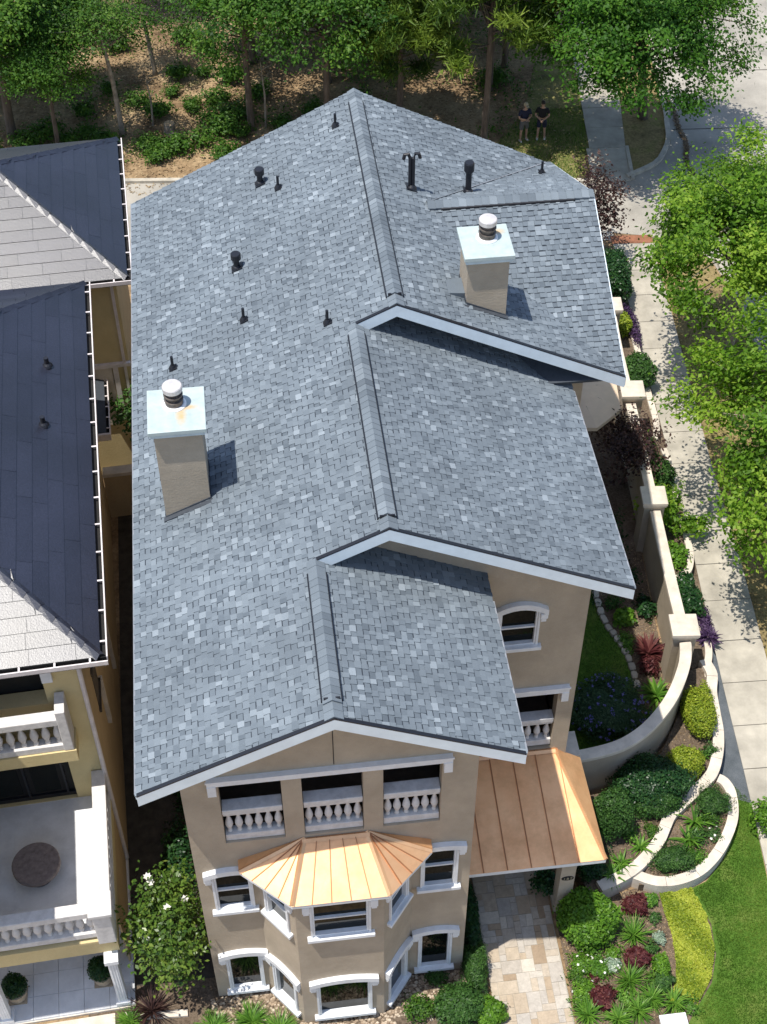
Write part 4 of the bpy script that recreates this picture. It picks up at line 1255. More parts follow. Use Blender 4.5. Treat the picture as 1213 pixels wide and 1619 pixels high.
def roof_stub(x, y):
    z = 8.85 + .46 * (.52 - x)
    g = MB(); g.tube([(x, y, z - .05), (x, y, z + .28)], .06, 12); p = g.build('vent_pipe', M['black'], na)
    g = MB(); g.lathe([(.14, 0), (.11, .05), (.07, .09)], (x, y, z + .02), 12); g.build('flashing', M['black'], p)
roof_stub(-.42, 8.7); roof_stub(-.52, 6.5)
# low lean-to on the side of the neighbour
lt = MB(); lt.hexa([(.0, 11.6, 3.9), (.42, 11.6, 3.75), (.42, 15.3, 3.75), (.0, 15.3, 3.9)], [(.0, 11.6, 4.2), (.42, 11.6, 4.05), (.42, 15.3, 4.05), (.0, 15.3, 4.2)])
lto = lt.build('side_canopy', M['underlay'], na)
gutter(na, (.42, 11.6, 4.06), (.42, 15.3, 4.06), .12, (1, 0, 0), 8)
m = MB(); m.box(.0, .54, 11.5, 11.58, 3.86, 4.1); m.build('canopy_end', M['gutter'], lto)

nb = thing('neighbour_house', 'golden stucco house behind with a bright slate front slope, farther back at the left edge', 'house', (-4.25, 19.69, 0), R_(2.5), None, local=True)
hip_roof(nb, 1.62, 13.62, 20.75, 8.0, .50, 11)
gutter(nb, (1.62, 13.6, 8.01), (1.62, 20.75, 8.01), .15, (1, 0, 0), 9)
gutter(nb, (-4.5, 13.62, 8.01), (1.77, 13.62, 8.01), .15, (0, -1, 0), 6)
g = MB(); g.quad((-6, 14.0, 0), (1.25, 14.0, 0), (1.25, 14.0, 7.9), (-6, 14.0, 7.9)); g.build('front_wall', M['stucco_gold'], nb)
g = MB(); g.quad((1.25, 14.0, 0), (1.25, 20.4, 0), (1.25, 20.4, 7.9), (1.25, 14.0, 7.9)); g.build('side_wall', M['stucco_shade'], nb)
g = MB(); g.box(1.08, 1.16, 13.9, 14.0, 0, 7.85); g.build('downspout', M['gutter'], nb)
g = MB(); g.box(-.6, 1.3, 13.88, 14.0, 4.55, 4.67); g.box(.75, .9, 13.9, 14.0, 2.4, 4.55); g.build('door_surround', M['gutter'], nb)
g = MB(); g.box(-.4, .72, 13.95, 13.99, 2.2, 4.5); g.build('terrace_wall', M['stone'], nb)

def nloc(x, y, z):
    a = R_(2.5); return (-4.25 + x * math.cos(a) - y * math.sin(a), 19.69 + x * math.sin(a) + y * math.cos(a), z)
# the wing that closes the terrace on its far side and shades it
g = MB(); g.box(-9, -3.3, -4.3, -.01, 3.06, 8.7); g.build('terrace_wing', M['stucco_gold'], na)
g = MB(); g.add([(-9.4, -4.9, 8.8), (-2.5, -4.9, 8.8), (-2.5, .0, 8.8), (-9.4, .0, 8.8), (-5.8, -1.5, 10.3), (-5.8, .6, 10.3)], [(0, 1, 4), (1, 2, 5, 4), (0, 4, 5, 3), (0, 3, 2, 1)]); g.build('wing_roof', M['underlay'], na)
# fire table on the terrace
p = nloc(-1.72, -1.95, 3.145)
ft = thing('round_table', 'round mottled stone table standing on the neighbour\'s terrace', 'table', p)
MB().lathe([(.30, 0), (.34, .04), (.34, .34), (.30, .40)], p, 20).build('pedestal', M['black'], ft)
MB().lathe([(.53, .40), (.55, .43), (.55, .52), (.53, .55), (.02, .552)], p, 32).build('tabletop', M['tablestone'], ft)
# two clipped balls in pots on the porch
for (x, y), lab in (((-.72, -3.25), 'clipped ball in a clay pot beside the right porch column'), ((-2.75, -3.35), 'clipped ball in a clay pot at the left edge of the porch')):
    p = nloc(x, y, .153)
    t = make_shrub('topiary', lab, 'potted plant', p, int(100 + x * 10), (.30, .30, .27), 1500, .055, M['leaf_dark'], 'potted balls on the porch', lobes=.03)
    for ch in t.children: ch.location.z = .36
    pot = MB(); pot.lathe([(.17, 0), (.22, .06), (.27, .36), (.29, .40), (.25, .41), (.24, .36)], (0, 0, 0), 18)
    o = pot.build('pot', M['terracotta'], None); o.parent = t
    pl_ = MB(); pl_.box(-.22, .22, -.22, .22, -.0, .03); o = pl_.build('saucer', M['terracotta'], None); o.parent = t

# ================================================================ GROUND
def sheet(name, pts, z, mat, kind='structure', thick=None):
    b = MB()
    if thick: b.prism([(p[0], p[1]) for p in pts], z - thick, z)
    else: b.poly([(p[0], p[1], z) for p in pts])
    return tag(b.build(name, mat), kind=kind)
sheet('ground', [(-400, -300), (400, -300), (400, 500), (-400, 500)], 0.0, M['litter'])
sheet('side_passage', [(-4.3, 12), (-2.0, 12), (-2.0, 36), (-4.6, 36)], .006, M['dirt'])
# street and alley (concrete), built round the curbs
sheet('street', [(17.75, -60), (27.6, -60), (33.5, 120), (24.0, 120), (19.6, 62), (18.45, 53), (18.2, 51.5), (17.95, 50.2), (17.45, 49.2), (16.9, 48.55), (15.85, 47.9), (14.25, 47.62), (14.15, 44.35), (15.6, 43.95), (16.8, 43.4), (17.4, 42.4), (17.6, 40.8)], .012, M['street'])
sheet('alley', [(-60, 49.2), (14.15, 43.9), (14.25, 47.62), (-3.0, 49.75), (-60, 56)], .010, M['street'])
for a, b in (((18.25, 51.0), (29, 50.2)), ((17.75, 46.0), (29, 45.2)), ((18.3, 55.5), (29, 54.7)), ((17.7, 40.0), (28.4, 39.4))):
    m = MB(); s = Vector((0, .03)); A, B = Vector(a), Vector(b)
    m.poly([(A.x, A.y - .025, .017), (B.x, B.y - .025, .017), (B.x, B.y + .025, .017), (A.x, A.y + .025, .017)])
    tag(m.build('street_joint', M['joint']), kind='structure')
# verges
sheet('verge', [(13.5, 14), (17.6, 14), (17.6, 40.8), (17.3, 42.2), (16.7, 43.2), (15.5, 43.75), (15.3, 40.9), (14.85, 35.2), (14.45, 31.1), (14.27, 27.7), (13.9, 23.5), (13.35, 17)], .018, M['verge'])
sheet('curb_island', [(15.6, 47.9), (16.75, 48.6), (17.3, 49.25), (17.78, 50.2), (18.05, 51.5), (18.3, 53), (19.4, 62), (17.6, 62), (16.5, 53)], .03, M['verge'])
sheet('grass_verge', [(10.2, 48.35), (14.2, 47.8), (14.5, 50.0), (15.0, 53.2), (15.6, 57), (13.6, 57), (12.2, 52.5), (10.3, 50.2)], .02, M['drygrass'])
# curbs
def curb(pts, name='curb', w=.15, h=.13):
    P = [Vector((p[0], p[1])) for p in catmull([Vector(q) for q in pts], .3)]
    b = MB(); strip_solid(b, P, offset_path(P, w), 0, h)
    return tag(b.build(name, M['curb']), kind='structure')
curb([(15.62, 47.78), (16.9, 48.5), (17.45, 49.2), (17.93, 50.2), (18.2, 51.5), (18.45, 53), (19.6, 62), (21, 75)], w=.2)
curb([(17.75, 10), (17.75, 25), (17.75, 40.8), (17.45, 42.3), (16.85, 43.3), (15.6, 43.9)], w=.16)
curb([(-40, 53.6), (-3, 49.75), (6, 48.75), (14.2, 47.6)], w=.2)
# gutter line of leaf debris along the street joint
rng = np.random.default_rng(5)
t = rng.uniform(0, 1, 1500)
path = np.array([(18.5, 53.5), (18.62, 51.6), (18.45, 50.0), (18.25, 48.6), (18.1, 47.1), (18.0, 45.5)])
ti = np.linspace(0, 1, len(path))
Cx = np.interp(t, ti, path[:, 0]) + rng.normal(0, .05, len(t)) + .07 * np.sin(t * 19); Cy = np.interp(t, ti, path[:, 1])
C = np.stack([Cx, Cy, rng.uniform(.02, .07, len(t))], 1)
V, F = leaf_quads(rng, C, np.tile([0, 0, 1.0], (len(t), 1)), .10, .6, .6, .3)
tag(np_obj(np_mesh('gutter_debris', V, F, rng.uniform(0, .45, len(F)), M['straw']), 'gutter_debris'), kind='stuff')
# sidewalk slabs
def lerp1(y, tab):
    ys = [a for a, _ in tab]; xs = [b for _, b in tab]
    return float(np.interp(y, ys, xs))
SWL = [(10, 11.2), (17.1, 11.88), (20.3, 12.18), (23, 12.40), (25, 12.58), (27.5, 12.83), (31.9, 13.2), (37.6, 13.58), (43.7, 14.02)]
SWR = [(10, 12.75), (17.1, 13.32), (23.5, 13.87), (27.7, 14.24), (31.1, 14.43), (35.2, 14.79), (40.9, 15.28), (43.7, 15.45)]
swk = thing('sidewalk', None, None, (13.5, 28, 0)); tag(swk, kind='structure')
ys = [13.2, 14.65, 16.1, 17.5, 18.95, 20.36, 21.75, 23.2, 24.68, 26.18, 27.6, 29.06, 30.45, 31.89, 33.35, 34.72, 36.05, 37.55, 39.0, 40.5, 41.95, 43.25]
def slab_q(a, b, parent, L=SWL, Rr=SWR, name='paving_slab'):
    m = MB(); g = .012
    x = [(lerp1(a, L), a + g), (lerp1(a, Rr), a + g - .06), (lerp1(b, Rr), b - g - .06), (lerp1(b, L), b - g)]
    z = .055 + random.uniform(-.004, .004)
    m.hexa([(p[0], p[1], 0) for p in x], [(p[0], p[1], z) for p in x], 0, random.random())
    return m.build(name, M['conc'], parent)
for a, b in zip(ys[:-1], ys[1:]): slab_q(a, b, swk)
m = MB(); m.hexa([(14.0, 43.62, 0), (15.6, 43.5, 0), (15.55, 44.02, 0), (14.0, 44.14, 0)], [(14.0, 43.62, .045), (15.6, 43.5, .045), (15.55, 44.02, .03), (14.0, 44.14, .03)]); m.build('tactile_strip', M['redpave'], swk)
m = MB(); m.hexa([(13.98, 43.27, 0), (15.5, 43.2, 0), (15.6, 43.48, 0), (14.0, 43.6, 0)], [(13.98, 43.27, .05), (15.5, 43.2, .05), (15.6, 43.48, .045), (14.0, 43.6, .045)]); m.build('ramp_slab', M['conc'], swk)
UL = [(47.6, 14.22), (50.0, 14.5), (53.1, 14.86), (62, 15.9)]; UR = [(47.6, 15.66), (50, 15.98), (53.1, 16.5), (62, 17.6)]
uw = thing('upper_walk', None, None, (15, 50, 0)); tag(uw, kind='structure')
for a, b in zip((47.65, 50.0, 51.5, 53.0, 54.5, 56, 57.5, 59), (50.0, 51.5, 53.0, 54.5, 56, 57.5, 59, 61)): slab_q(a, b, uw, UL, UR)
for tab, s in ((UL, -1), (UR, 1)):
    m = MB(); x0, x1 = lerp1(47.65, tab), lerp1(50, tab)
    m.hexa([(x0, 47.65, 0), (x0 + s * .14, 47.65, 0), (x1 + s * .14, 50, 0), (x1, 50, 0)], [(x0, 47.65, .12), (x0 + s * .14, 47.65, .12), (x1 + s * .14, 50, .07), (x1, 50, .07)]); m.build('walk_edge', M['curb'], uw)
# front lawn, gravel strip, beds
sheet('lawn', [(9.0, 17.05), (9.6, 17.0), (10.3, 17.25), (10.9, 17.8), (11.35, 18.45), (11.65, 19.2), (11.75, 20.0), (12.1, 19.4), (11.85, 17.1), (11.4, 12), (7.5, 12), (9.1, 13.95), (9.7, 14.6), (10.0, 15.3), (10.1, 16.1), (9.9, 16.9)], .03, M['lawn'])
sheet('gravel_strip', [(11.2, 20.2), (11.5, 19.6), (12.15, 19.3), (12.40, 23.0), (12.55, 24.6), (12.0, 24.2), (11.8, 22.3), (11.6, 21.3)], .035, M['gravelbed'])
sheet('garden_bed', [(6.22, 12), (7.6, 12), (9.1, 13.95), (9.7, 14.6), (10.0, 15.3), (10.1, 16.1), (9.9, 16.9), (9.4, 17.1), (8.6, 17.3), (7.6, 17.1), (6.3, 17.6), (6.3, 16.2)], .026, M['soil'])
sheet('upper_bed', [(7.25, 16.95), (8.0, 17.3), (8.7, 17.75), (9.4, 18.5), (9.9, 19.05), (10.7, 19.6), (11.3, 20.3), (11.55, 21.2), (11.7, 22.2), (11.9, 23.6), (11.2, 23.4), (10.9, 22.2), (10, 20.9), (8.4, 19.9), (7.4, 19.8), (6.9, 18)], .43, M['soil'], thick=.42)
sheet('lower_bed', [(8.5, 17.2), (9.3, 17.1), (10.2, 17.4), (10.8, 17.9), (11.4, 18.8), (11.45, 19.8), (11.2, 20.0), (10.6, 19.45), (9.8, 18.9), (9.3, 18.2), (8.8, 17.6)], .33, M['soil'], thick=.32)
sheet('walled_lawn', [(XW2, 20.4), (8.2, 20.6), (9.9, 22.4), (10.0, 24), (9.8, 25.1), (9.6, 26.2), (9.6, 28), (9.5, 30), (7.2, 30), (6.9, 26)], .05, M['lawn'])
sheet('walled_bed', [(8.2, 20.5), (9.6, 21.2), (10.6, 22.5), (10.95, 23.5), (11.1, 26), (11.5, 30), (11.9, 34), (8.2, 36), (8.2, 30), (9.6, 28), (9.6, 26.2), (9.8, 25.1), (10.0, 24), (9.9, 22.4)], .055, M['soil'])
sheet('patio', [(8.13, 27), (9.4, 27.2), (9.6, 31), (9.8, 35.5), (8.13, 35.5)], .07, M['conc'])
sheet('foundation_bed', [(-2.4, 12.5), (4.3, 12.5), (4.33, 15.9), (4.4, 19.5), (3.7, 19.5), (3.7, 15.8), (-2.2, 15.8)], .022, M['soil'])

sheet('planter_margin', [(11.6, 24.2), (12.5, 24.2), (12.65, 25), (12.9, 27.5), (13.3, 31.9), (13.65, 37.6), (14.1, 43.5), (12.2, 43.5), (12.2, 38), (11.6, 30)], .012, M['soil'])
sheet('porch_path', [nloc(-8, -6.5, 0)[:2], nloc(-.55, -6.3, 0)[:2], nloc(-.5, -4.1, 0)[:2], nloc(-8, -4.1, 0)[:2]], .05, M['stone'], thick=.05)
sheet('porch_kerb', [nloc(-.28, -4.12, 0)[:2], nloc(1.2, -4.3, 0)[:2], nloc(1.2, -4.46, 0)[:2], nloc(-.30, -4.32, 0)[:2]], .07, M['stone'], thick=.07)
sheet('side_yard', [(7.0, 30), (12.4, 34), (12.6, 43.2), (7.0, 44.2)], .008, M['soil'])
sheet('passage_soil', [(-5.2, 12.5), (-1.9, 12.5), (-1.9, 16.2), (-5.2, 16.2)], .008, M['soil'])
# flagstone walk
fw = thing('front_walk', None, None, (5.3, 16, 0)); tag(fw, kind='structure')
WL = lambda y: 4.36 + .028 * (y - 14) if y < 16 else 4.42
WR = lambda y: 6.18 + .005 * (y - 14) if y < 16.6 else 6.22
cell = .168
ny = int((19.5 - 12.2) / cell); nx = 11
occ = [[False] * nx for _ in range(ny)]
for j in range(ny):
    for i in range(nx):
        if occ[j][i]: continue
        for wx, wy in random.sample([(2, 1), (1, 1), (2, 2), (1, 2), (3, 2), (2, 3)], 6) + [(1, 1)]:
            if i + wx <= nx and j + wy <= ny and not any(occ[jj][ii] for jj in range(j, j + wy) for ii in range(i, i + wx)): break
        for jj in range(j, j + wy):
            for ii in range(i, i + wx): occ[jj][ii] = True
        ya, yb = 12.2 + j * cell, 12.2 + (j + wy) * cell
        fx = lambda i_, y: WL(y) + (WR(y) - WL(y)) * i_ / nx
        g = .006; jz = random.uniform(-.004, .004)
        q = [(fx(i, ya) + g, ya + g), (fx(i + wx, ya) - g, ya + g), (fx(i + wx, yb) - g, yb - g), (fx(i, yb) + g, yb - g)]
        m = MB(); m.hexa([(p[0], p[1], 0) for p in q], [(p[0] + random.uniform(-.003, .003), p[1], .06 + jz) for p in q], 0, random.random()); m.build('flagstone', M['flag'], fw)
m = MB(); m.poly([(4.36, 12.2, .045), (6.2, 12.2, .045), (6.22, 19.5, .045), (4.42, 19.5, .045)]); m.build('mortar_bed', M['conc'], fw)

# river stones along the foot of the bay
rng = np.random.default_rng(8)
poly_in = lambda x, y: (-2.3 < x < 4.3) and (y < 15.65) and not (-.84 + (15.7 - y) * .81 < x < 2.5 - (15.7 - y) * .81 and y > 14.8) and (y > 14.45 + .25 * abs(math.sin(x * 2.1)) - (.5 if -.3 < x < 2 else 0))
pts = []
while len(pts) < 2600:
    x, y = rng.uniform(-2.3, 4.3), rng.uniform(13.6, 15.68)
    if poly_in(x, y): pts.append((x, y))
mb = MB()
for x, y in pts:
    r = rng.uniform(.025, .065); a = rng.uniform(0, 3.14); h = r * rng.uniform(.4, .7); e = rng.uniform(.6, 1)
    vs_ = [(x + r * math.cos(a + k * 1.047) * (1 if k % 3 else e), y + r * math.sin(a + k * 1.047) * e, .02) for k in range(6)]
    tp = [(x + (p[0] - x) * .62, y + (p[1] - y) * .62, .02 + h) for p in vs_]
    mb.add(vs_ + tp, [(k, (k + 1) % 6, 6 + (k + 1) % 6, 6 + k) for k in range(6)] + [(6, 7, 8, 9, 10, 11)], 0, rng.random())
tag(mb.build('river_stones', M['pebble']), kind='stuff')

# ================================================================ WALLS, PIERS, PLANTERS
def pier(name, label, x, y, w, z1, rz=-.10):
    root = thing(name, label, 'gate pier', (x, y, 0), rz, 'stone-capped piers of the garden wall', local=True)
    h = w / 2
    MB().box(-h + .07, h - .07, -h + .07, h - .07, 0, z1 - .2).build('shaft', M['stucco'], root)
    MB().box(-h + .03, h - .03, -h + .03, h - .03, z1 - .2, z1 - .12).build('neck', M['stone'], root)
    MB().box(-h, h, -h, h, z1 - .12, z1).build('cap', M['stone'], root, bevel=.015)
pier('garden_pier', 'pale capped stucco pier where the curved garden wall begins', 11.12, 23.72, .76, 2.25)
pier('garden_pier', 'capped stucco pier half hidden by green leaves, second from the curved wall', 11.50, 28.60, .74, 2.25)
pier('garden_pier', 'capped stucco pier just below the right roof corner', 11.97, 33.25, .76, 2.25)
pier('garden_pier', 'capped stucco pier at the right roof edge near a yellow bush', 12.30, 37.55, .70, 2.2)
def gwall(label, pts, side=1):
    low_wall('garden_wall', label, 'garden wall', pts, side, .26, 0, 1.93, .12, .03, None, M['stucco'], M['stone'], 'stretches of the garden wall')
gwall('curved stucco garden wall with pale coping sweeping down to the porch', [(7.25, 20.02), (7.6, 20.02), (8.45, 20.16), (9.1, 20.43), (9.75, 20.9), (10.42, 21.62), (10.98, 22.55), (11.2, 23.2), (11.22, 23.38)])
gwall('straight stucco garden wall with pale coping beside the walled lawn', [(11.30, 24.06), (11.45, 26.2), (11.62, 28.26)])
gwall('garden wall stretch behind a dark red leaved tree', [(11.68, 28.95), (11.85, 31), (12.0, 32.9)])
gwall('farthest garden wall stretch beside the roof edge', [(12.05, 33.6), (12.2, 35.5), (12.38, 37.2)])
# end block of the wall against the porch roof
eb = thing('wall_end_block', 'pale square end block of the curved wall beside the copper porch roof', 'wall end', (7.15, 20.1, 0))
MB().box(6.93, 7.28, 19.72, 20.38, 0, 2.5).build('block_body', M['stucco'], eb); MB().box(6.90, 7.32, 19.68, 20.42, 2.5, 2.64).build('block_cap', M['stone'], eb, bevel=.012)

RG = 'pale stone retaining walls of the front beds'
low_wall('retaining_wall', 'long S-curved pale stone retaining wall under the yellow bushes', 'retaining wall',
         [(7.50, 17.02), (7.93, 17.16), (8.40, 17.36), (8.87, 17.68), (9.34, 18.12), (9.63, 18.54), (9.85, 18.85), (10.2, 19.12), (10.70, 19.48), (11.24, 19.93), (11.58, 20.53), (11.80, 21.21), (11.90, 21.9), (12.0, 22.6), (12.18, 23.2), (12.1, 23.75)], 1, .30, 0, .56, .09, .0, .85, None, None, RG)
low_wall('retaining_wall', 'horseshoe-shaped pale stone retaining wall at the edge of the lawn', 'retaining wall',
         [(8.30, 17.38), (8.81, 17.10), (9.28, 17.02), (9.78, 17.09), (10.26, 17.29), (10.80, 17.73), (11.27, 18.32), (11.54, 18.86), (11.65, 19.50), (11.55, 19.9), (11.38, 20.06)], 1, .27, 0, .44, .09, .0, .85, None, None, RG)
SC = 'scalloped planters beside the sidewalk'
for lab, pts in (('first scalloped stone planter beside the sidewalk, by the pier of the curved wall', [(11.55, 23.05), (11.95, 23.3), (12.22, 23.8), (12.36, 24.4), (12.38, 25.4), (12.42, 26.3)]),
                 ('scalloped stone planter with trailing greens beside the tree-shaded slabs', [(11.75, 26.75), (12.2, 26.85), (12.55, 27.15), (12.76, 27.75), (12.84, 28.6), (12.86, 29.4)]),
                 ('scalloped planter wall behind the leafy vine near the second pier', [(12.3, 29.6), (12.75, 29.85), (13.02, 30.5), (13.1, 31.3), (13.1, 32.3)]),
                 ('scalloped planter wall in the shade of the dark red tree', [(12.5, 32.5), (12.95, 32.8), (13.16, 33.5), (13.22, 34.3), (13.28, 35.3)]),
                 ('farthest scalloped planter wall by the purple plants', [(12.7, 35.6), (13.1, 35.9), (13.36, 36.5), (13.42, 37.2), (13.5, 38.2)])):
    low_wall('planter_wall', lab, 'planter', pts, 1, .2, 0, .40, .09, .0, .8, None, None, SC)
sheet('planter_soil', [(11.6, 23.6), (12.1, 23.8), (12.3, 26), (12.6, 27.6), (12.7, 29), (12.95, 31), (13.0, 33), (13.1, 35), (13.3, 37), (13.5, 40), (12.6, 40), (12.2, 35), (11.9, 30), (11.6, 26)], .30, M['soil'], thick=.29)

# edging stones between the walled lawn and its bed
es = thing('stone_edging', 'curving row of pale edging stones between dark lawn and planting bed', 'edging', (9.7, 25, 0))
path = [Vector((p[0], p[1])) for p in catmull([Vector(q) for q in ((9.50, 28.3), (9.56, 27.0), (9.57, 26.0), (9.70, 25.4), (9.86, 25.0), (9.97, 24.5), (10.0, 23.9), (9.98, 23.3))], .29)]
for i in range(len(path) - 1):
    c = (path[i] + path[i + 1]) / 2; d = (path[i + 1] - path[i]); L = d.length / 2 - .012; a = math.atan2(d.y, d.x)
    m = MB(); n = 8; ring = []
    for k in range(n):
        t = 2 * math.pi * k / n
        x, y = L * math.copysign(abs(math.cos(t)) ** .6, math.cos(t)), .10 * math.copysign(abs(math.sin(t)) ** .6, math.sin(t)) * random.uniform(.85, 1.15)
        ring.append((c.x + x * math.cos(a) - y * math.sin(a), c.y + x * math.sin(a) + y * math.cos(a)))
    cen = c
    h = random.uniform(.10, .15)
    vs_ = [(p[0], p[1], .02) for p in ring] + [(p[0], p[1], h) for p in ring] + [(cen.x + (p[0] - cen.x) * .8, cen.y + (p[1] - cen.y) * .8, h + .02) for p in ring]
    m.add(vs_, [(k, (k + 1) % n, n + (k + 1) % n, n + k) for k in range(n)] + [(n + k, n + (k + 1) % n, 2 * n + (k + 1) % n, 2 * n + k) for k in range(n)] + [tuple(range(2 * n, 3 * n))], 0, random.random())
    m.build('edging_stone', M['edgestone'], es)
for (x, y) in ((6.98, 22.9), (7.15, 22.98), (6.95, 21.6), (7.05, 21.2)):
    m = MB(); m.lathe([(.11, 0), (.11, .08), (.08, .11)], (x, y, .03), 8, 0, random.random()); m.build('edging_stone', M['edgestone'], es)

# yard wall between the two houses
yw = thing('yard_wall', 'yellow yard wall with pale coping closing the gap between the houses', 'wall', nloc(.9, 12.1, 0))
a, b = Vector(nloc(.02, 12.1, 0)), Vector(nloc(2.3, 12.1, 0)); up = Vector((0, .26, 0))
m = MB(); m.hexa([a, b, b + up, a + up], [p_ + Vector((0, 0, 1.8)) for p_ in (a, b, b + up, a + up)]); m.build('wall_body', M['stucco_shade'], yw)
o_ = Vector((0, -.04, 0)); m = MB(); m.hexa([p_ + Vector((0, 0, 1.8)) for p_ in (a + o_, b + o_, b + up - o_, a + up - o_)], [p_ + Vector((0, 0, 1.92)) for p_ in (a + o_, b + o_, b + up - o_, a + up - o_)]); m.build('coping', M['stone'], yw)

# patio umbrella
um = thing('patio_umbrella', 'beige patio umbrella half under the right roof corner', 'umbrella', (9.9, 32.6, .07))
MB().tube([(9.9, 32.6, .07), (9.9, 32.6, 3.25)], .028, 10).build('pole', M['black'], um)
MB().lathe([(.28, 0), (.28, .06), (.05, .10), (.05, .3)], (9.9, 32.6, .07), 16).build('base', M['black'], um)
m = MB(); n = 8; rim = [(9.9 + 1.5 * math.cos(2 * math.pi * (k + .35) / n), 32.6 + 1.5 * math.sin(2 * math.pi * (k + .35) / n), 2.7) for k in range(n)]
for k in range(n):
    a, b = Vector(rim[k]), Vector(rim[(k + 1) % n]); top = Vector((9.9, 32.6, 3.25))
    m1 = MB(); ma = a.lerp(top, .5) - Vector((0, 0, .03)); mb_ = b.lerp(top, .5) - Vector((0, 0, .03))
    m1.poly([a, b, mb_, ma]); m1.poly([ma, mb_, top]); m1.quad(a - Vector((0, 0, .14)), b - Vector((0, 0, .14)), b, a)
    m1.build('canopy_panel', M['canvas'], um)
    MB().tube([a - Vector((0, 0, .02)), top - Vector((0, 0, .06))], .012, 5).build('rib', M['black'], um)
# white utility lid at the bottom edge of the garden
ul = thing('utility_box', 'white square box lid standing at the bottom edge of the front garden', 'box', (8.48, 13.6, 0))
MB().box(8.2, 8.76, 13.3, 13.80, 0, .26).build('box_body', M['stone'], ul); MB().box(8.16, 8.80, 13.26, 13.84, .26, .32).build('lid', M['white'], ul, bevel=.012)
# dark pots in the passage between the houses
for (x, y, r), lab in (((-3.35, 24.6, .26), 'round dark pot in the shaded passage, nearest the back'), ((-3.3, 23.6, .30), 'round dark pot holding pale debris in the shaded passage'), ((-3.25, 22.7, .30), 'round dark pot in the shaded passage, nearest the street side')):
    t = thing('planter_pot', lab, 'pot', (x, y, 0), 0, 'dark pots between the houses')
    MB().lathe([(r * .75, 0), (r, .42), (r * 1.08, .46), (r * .9, .46), (r * .85, .38)], (x, y, 0), 18).build('pot_body', M['greycloth'], t)
    MB().lathe([(r * .84, .38), (.01, .40)], (x, y, 0), 18).build('soil_fill', M['soil'], t)
# ================================================================ STREET TREES
make_tree('street_tree', 'bright green street tree beside the sidewalk, the upper one on the right', 'tree', (16.5, 36.9, 0), 3, 9, 5.4, (3.6, 3.3, 3.0), 190, 230, .155, M['leaf_street'], M['palebark'], .33, .17, (-.4, -.6))
make_tree('street_tree', 'green street tree overhanging the sidewalk beside the garden wall', 'tree', (16.4, 28.4, 0), 4, 8.0, 5.1, (3.4, 4.4, 2.7), 210, 240, .15, M['leaf_street'], M['palebark'], .32, .16, (-.7, -.9))
make_tree('street_tree', 'large dark green street tree over the curb at the top right', 'tree', (17.2, 52.0, 0), 5, 11, 5.7, (4.2, 3.8, 3.3), 190, 230, .165, M['leaf_verge'], M['bark'], .38, .22, (-1.5, -2.4))
# ================================================================ WOODLAND
rngF = random.Random(21)
oakA = make_tree('woodland_tree', 'broad leafy tree in bright sun left of the roof peak', 'tree', (0.9, 53.2, 0), 31, 8, 5.4, (2.7, 2.5, 2.7), 100, 150, .15, M['leaf_oak'], M['bark'], .40, .15)
oakB = make_tree('woodland_tree', 'slim young tree with a bare trunk and thin crown above the dark roof', 'tree', (-4.4, 53.4, 0), 32, 7, 5.0, (2.1, 1.7, 1.25), 56, 95, .13, M['leaf_under'], M['palebark'], .36, .11, (-.3, -.3))
oakC = make_tree('woodland_tree', 'large dark broadleaf tree filling the top left corner', 'tree', (-8.9, 53.8, 0), 33, 10, 5.6, (2.9, 2.8, 3.0), 115, 150, .16, M['leaf_oak'], M['bark'], .44, .2)
pinA = make_tree('pine_tree', 'soft pale green pine with tufted needles right of the roof peak', 'tree', (7.0, 52.6, 0), 34, 9, 4.4, (2.4, 2.3, 2.6), 66, 230, .38, M['leaf_pine'], M['bark'], .48, .15, needles=True)
pinB = make_tree('pine_tree', 'layered pine above the two standing people', 'tree', (10.3, 51.0, 0), 35, 10, 6.4, (2.7, 2.4, 2.4), 70, 230, .38, M['leaf_pine'], M['bark'], .46, .15, needles=True)
WG = 'woodland trees behind the house'
for o in (oakA, oakB, oakC, pinA, pinB): o['group'] = WG
trees = [
    (oakA, (4.0, 52.2), 1.05, 'dark leafy tree directly above the roof peak'),
    (oakA, (4.4, 56.5), 1.05, 'dark tree behind the roof peak, second row'),
    (oakC, (-6.6, 56.6), .72, 'mid green tree between the top left corner and the slim young tree'),
    (oakB, (-3.0, 58.0), .95, 'thin crowned young tree at the top edge above the clearing'),
    (oakC, (1.3, 58.5), .85, 'broad dark tree at the top edge behind the sunlit one'),
    (oakC, (-11.5, 58.5), 1.0, 'dense dark tree at the far top left'),
    (pinA, (6.3, 58.0), 1.05, 'pine at the top edge behind the tufted pine'),
    (pinB, (9.4, 59.0), 1.1, 'tall pine at the top edge above the layered pine'),
    (oakA, (12.2, 56.8), .95, 'leafy tree at the top edge left of the big street tree'),
    (oakC, (13.6, 60.8), 1.0, 'leafy crown at the top edge beside the walk'),
    (oakA, (-3.6, 63.5), .8, 'small tree cut by the top edge above the clearing'),
    (oakC, (6.0, 63.5), 1.1, 'dark tree crown cut by the top edge above the roof peak'),
    (oakA, (-8.3, 63.0), .9, 'dark tree cut by the top edge near the left corner'),
    (oakC, (10.8, 64.5), 1.1, 'dark tree crown cut by the top edge above the people'),
    (oakA, (11.2, 55.0), 1.1, 'leafy tree shading the ground behind the two people'),
    (oakC, (3.4, 61.0), 1.0, 'dark tree at the top edge left of the pines'),
    (oakA, (-11.2, 54.6), 1.0, 'dark crown cut by the left edge of the picture'),
    (oakA, (-7.0, 52.8), .72, 'small leafy tree above the neighbour roof, left of the slim trunk'),
]
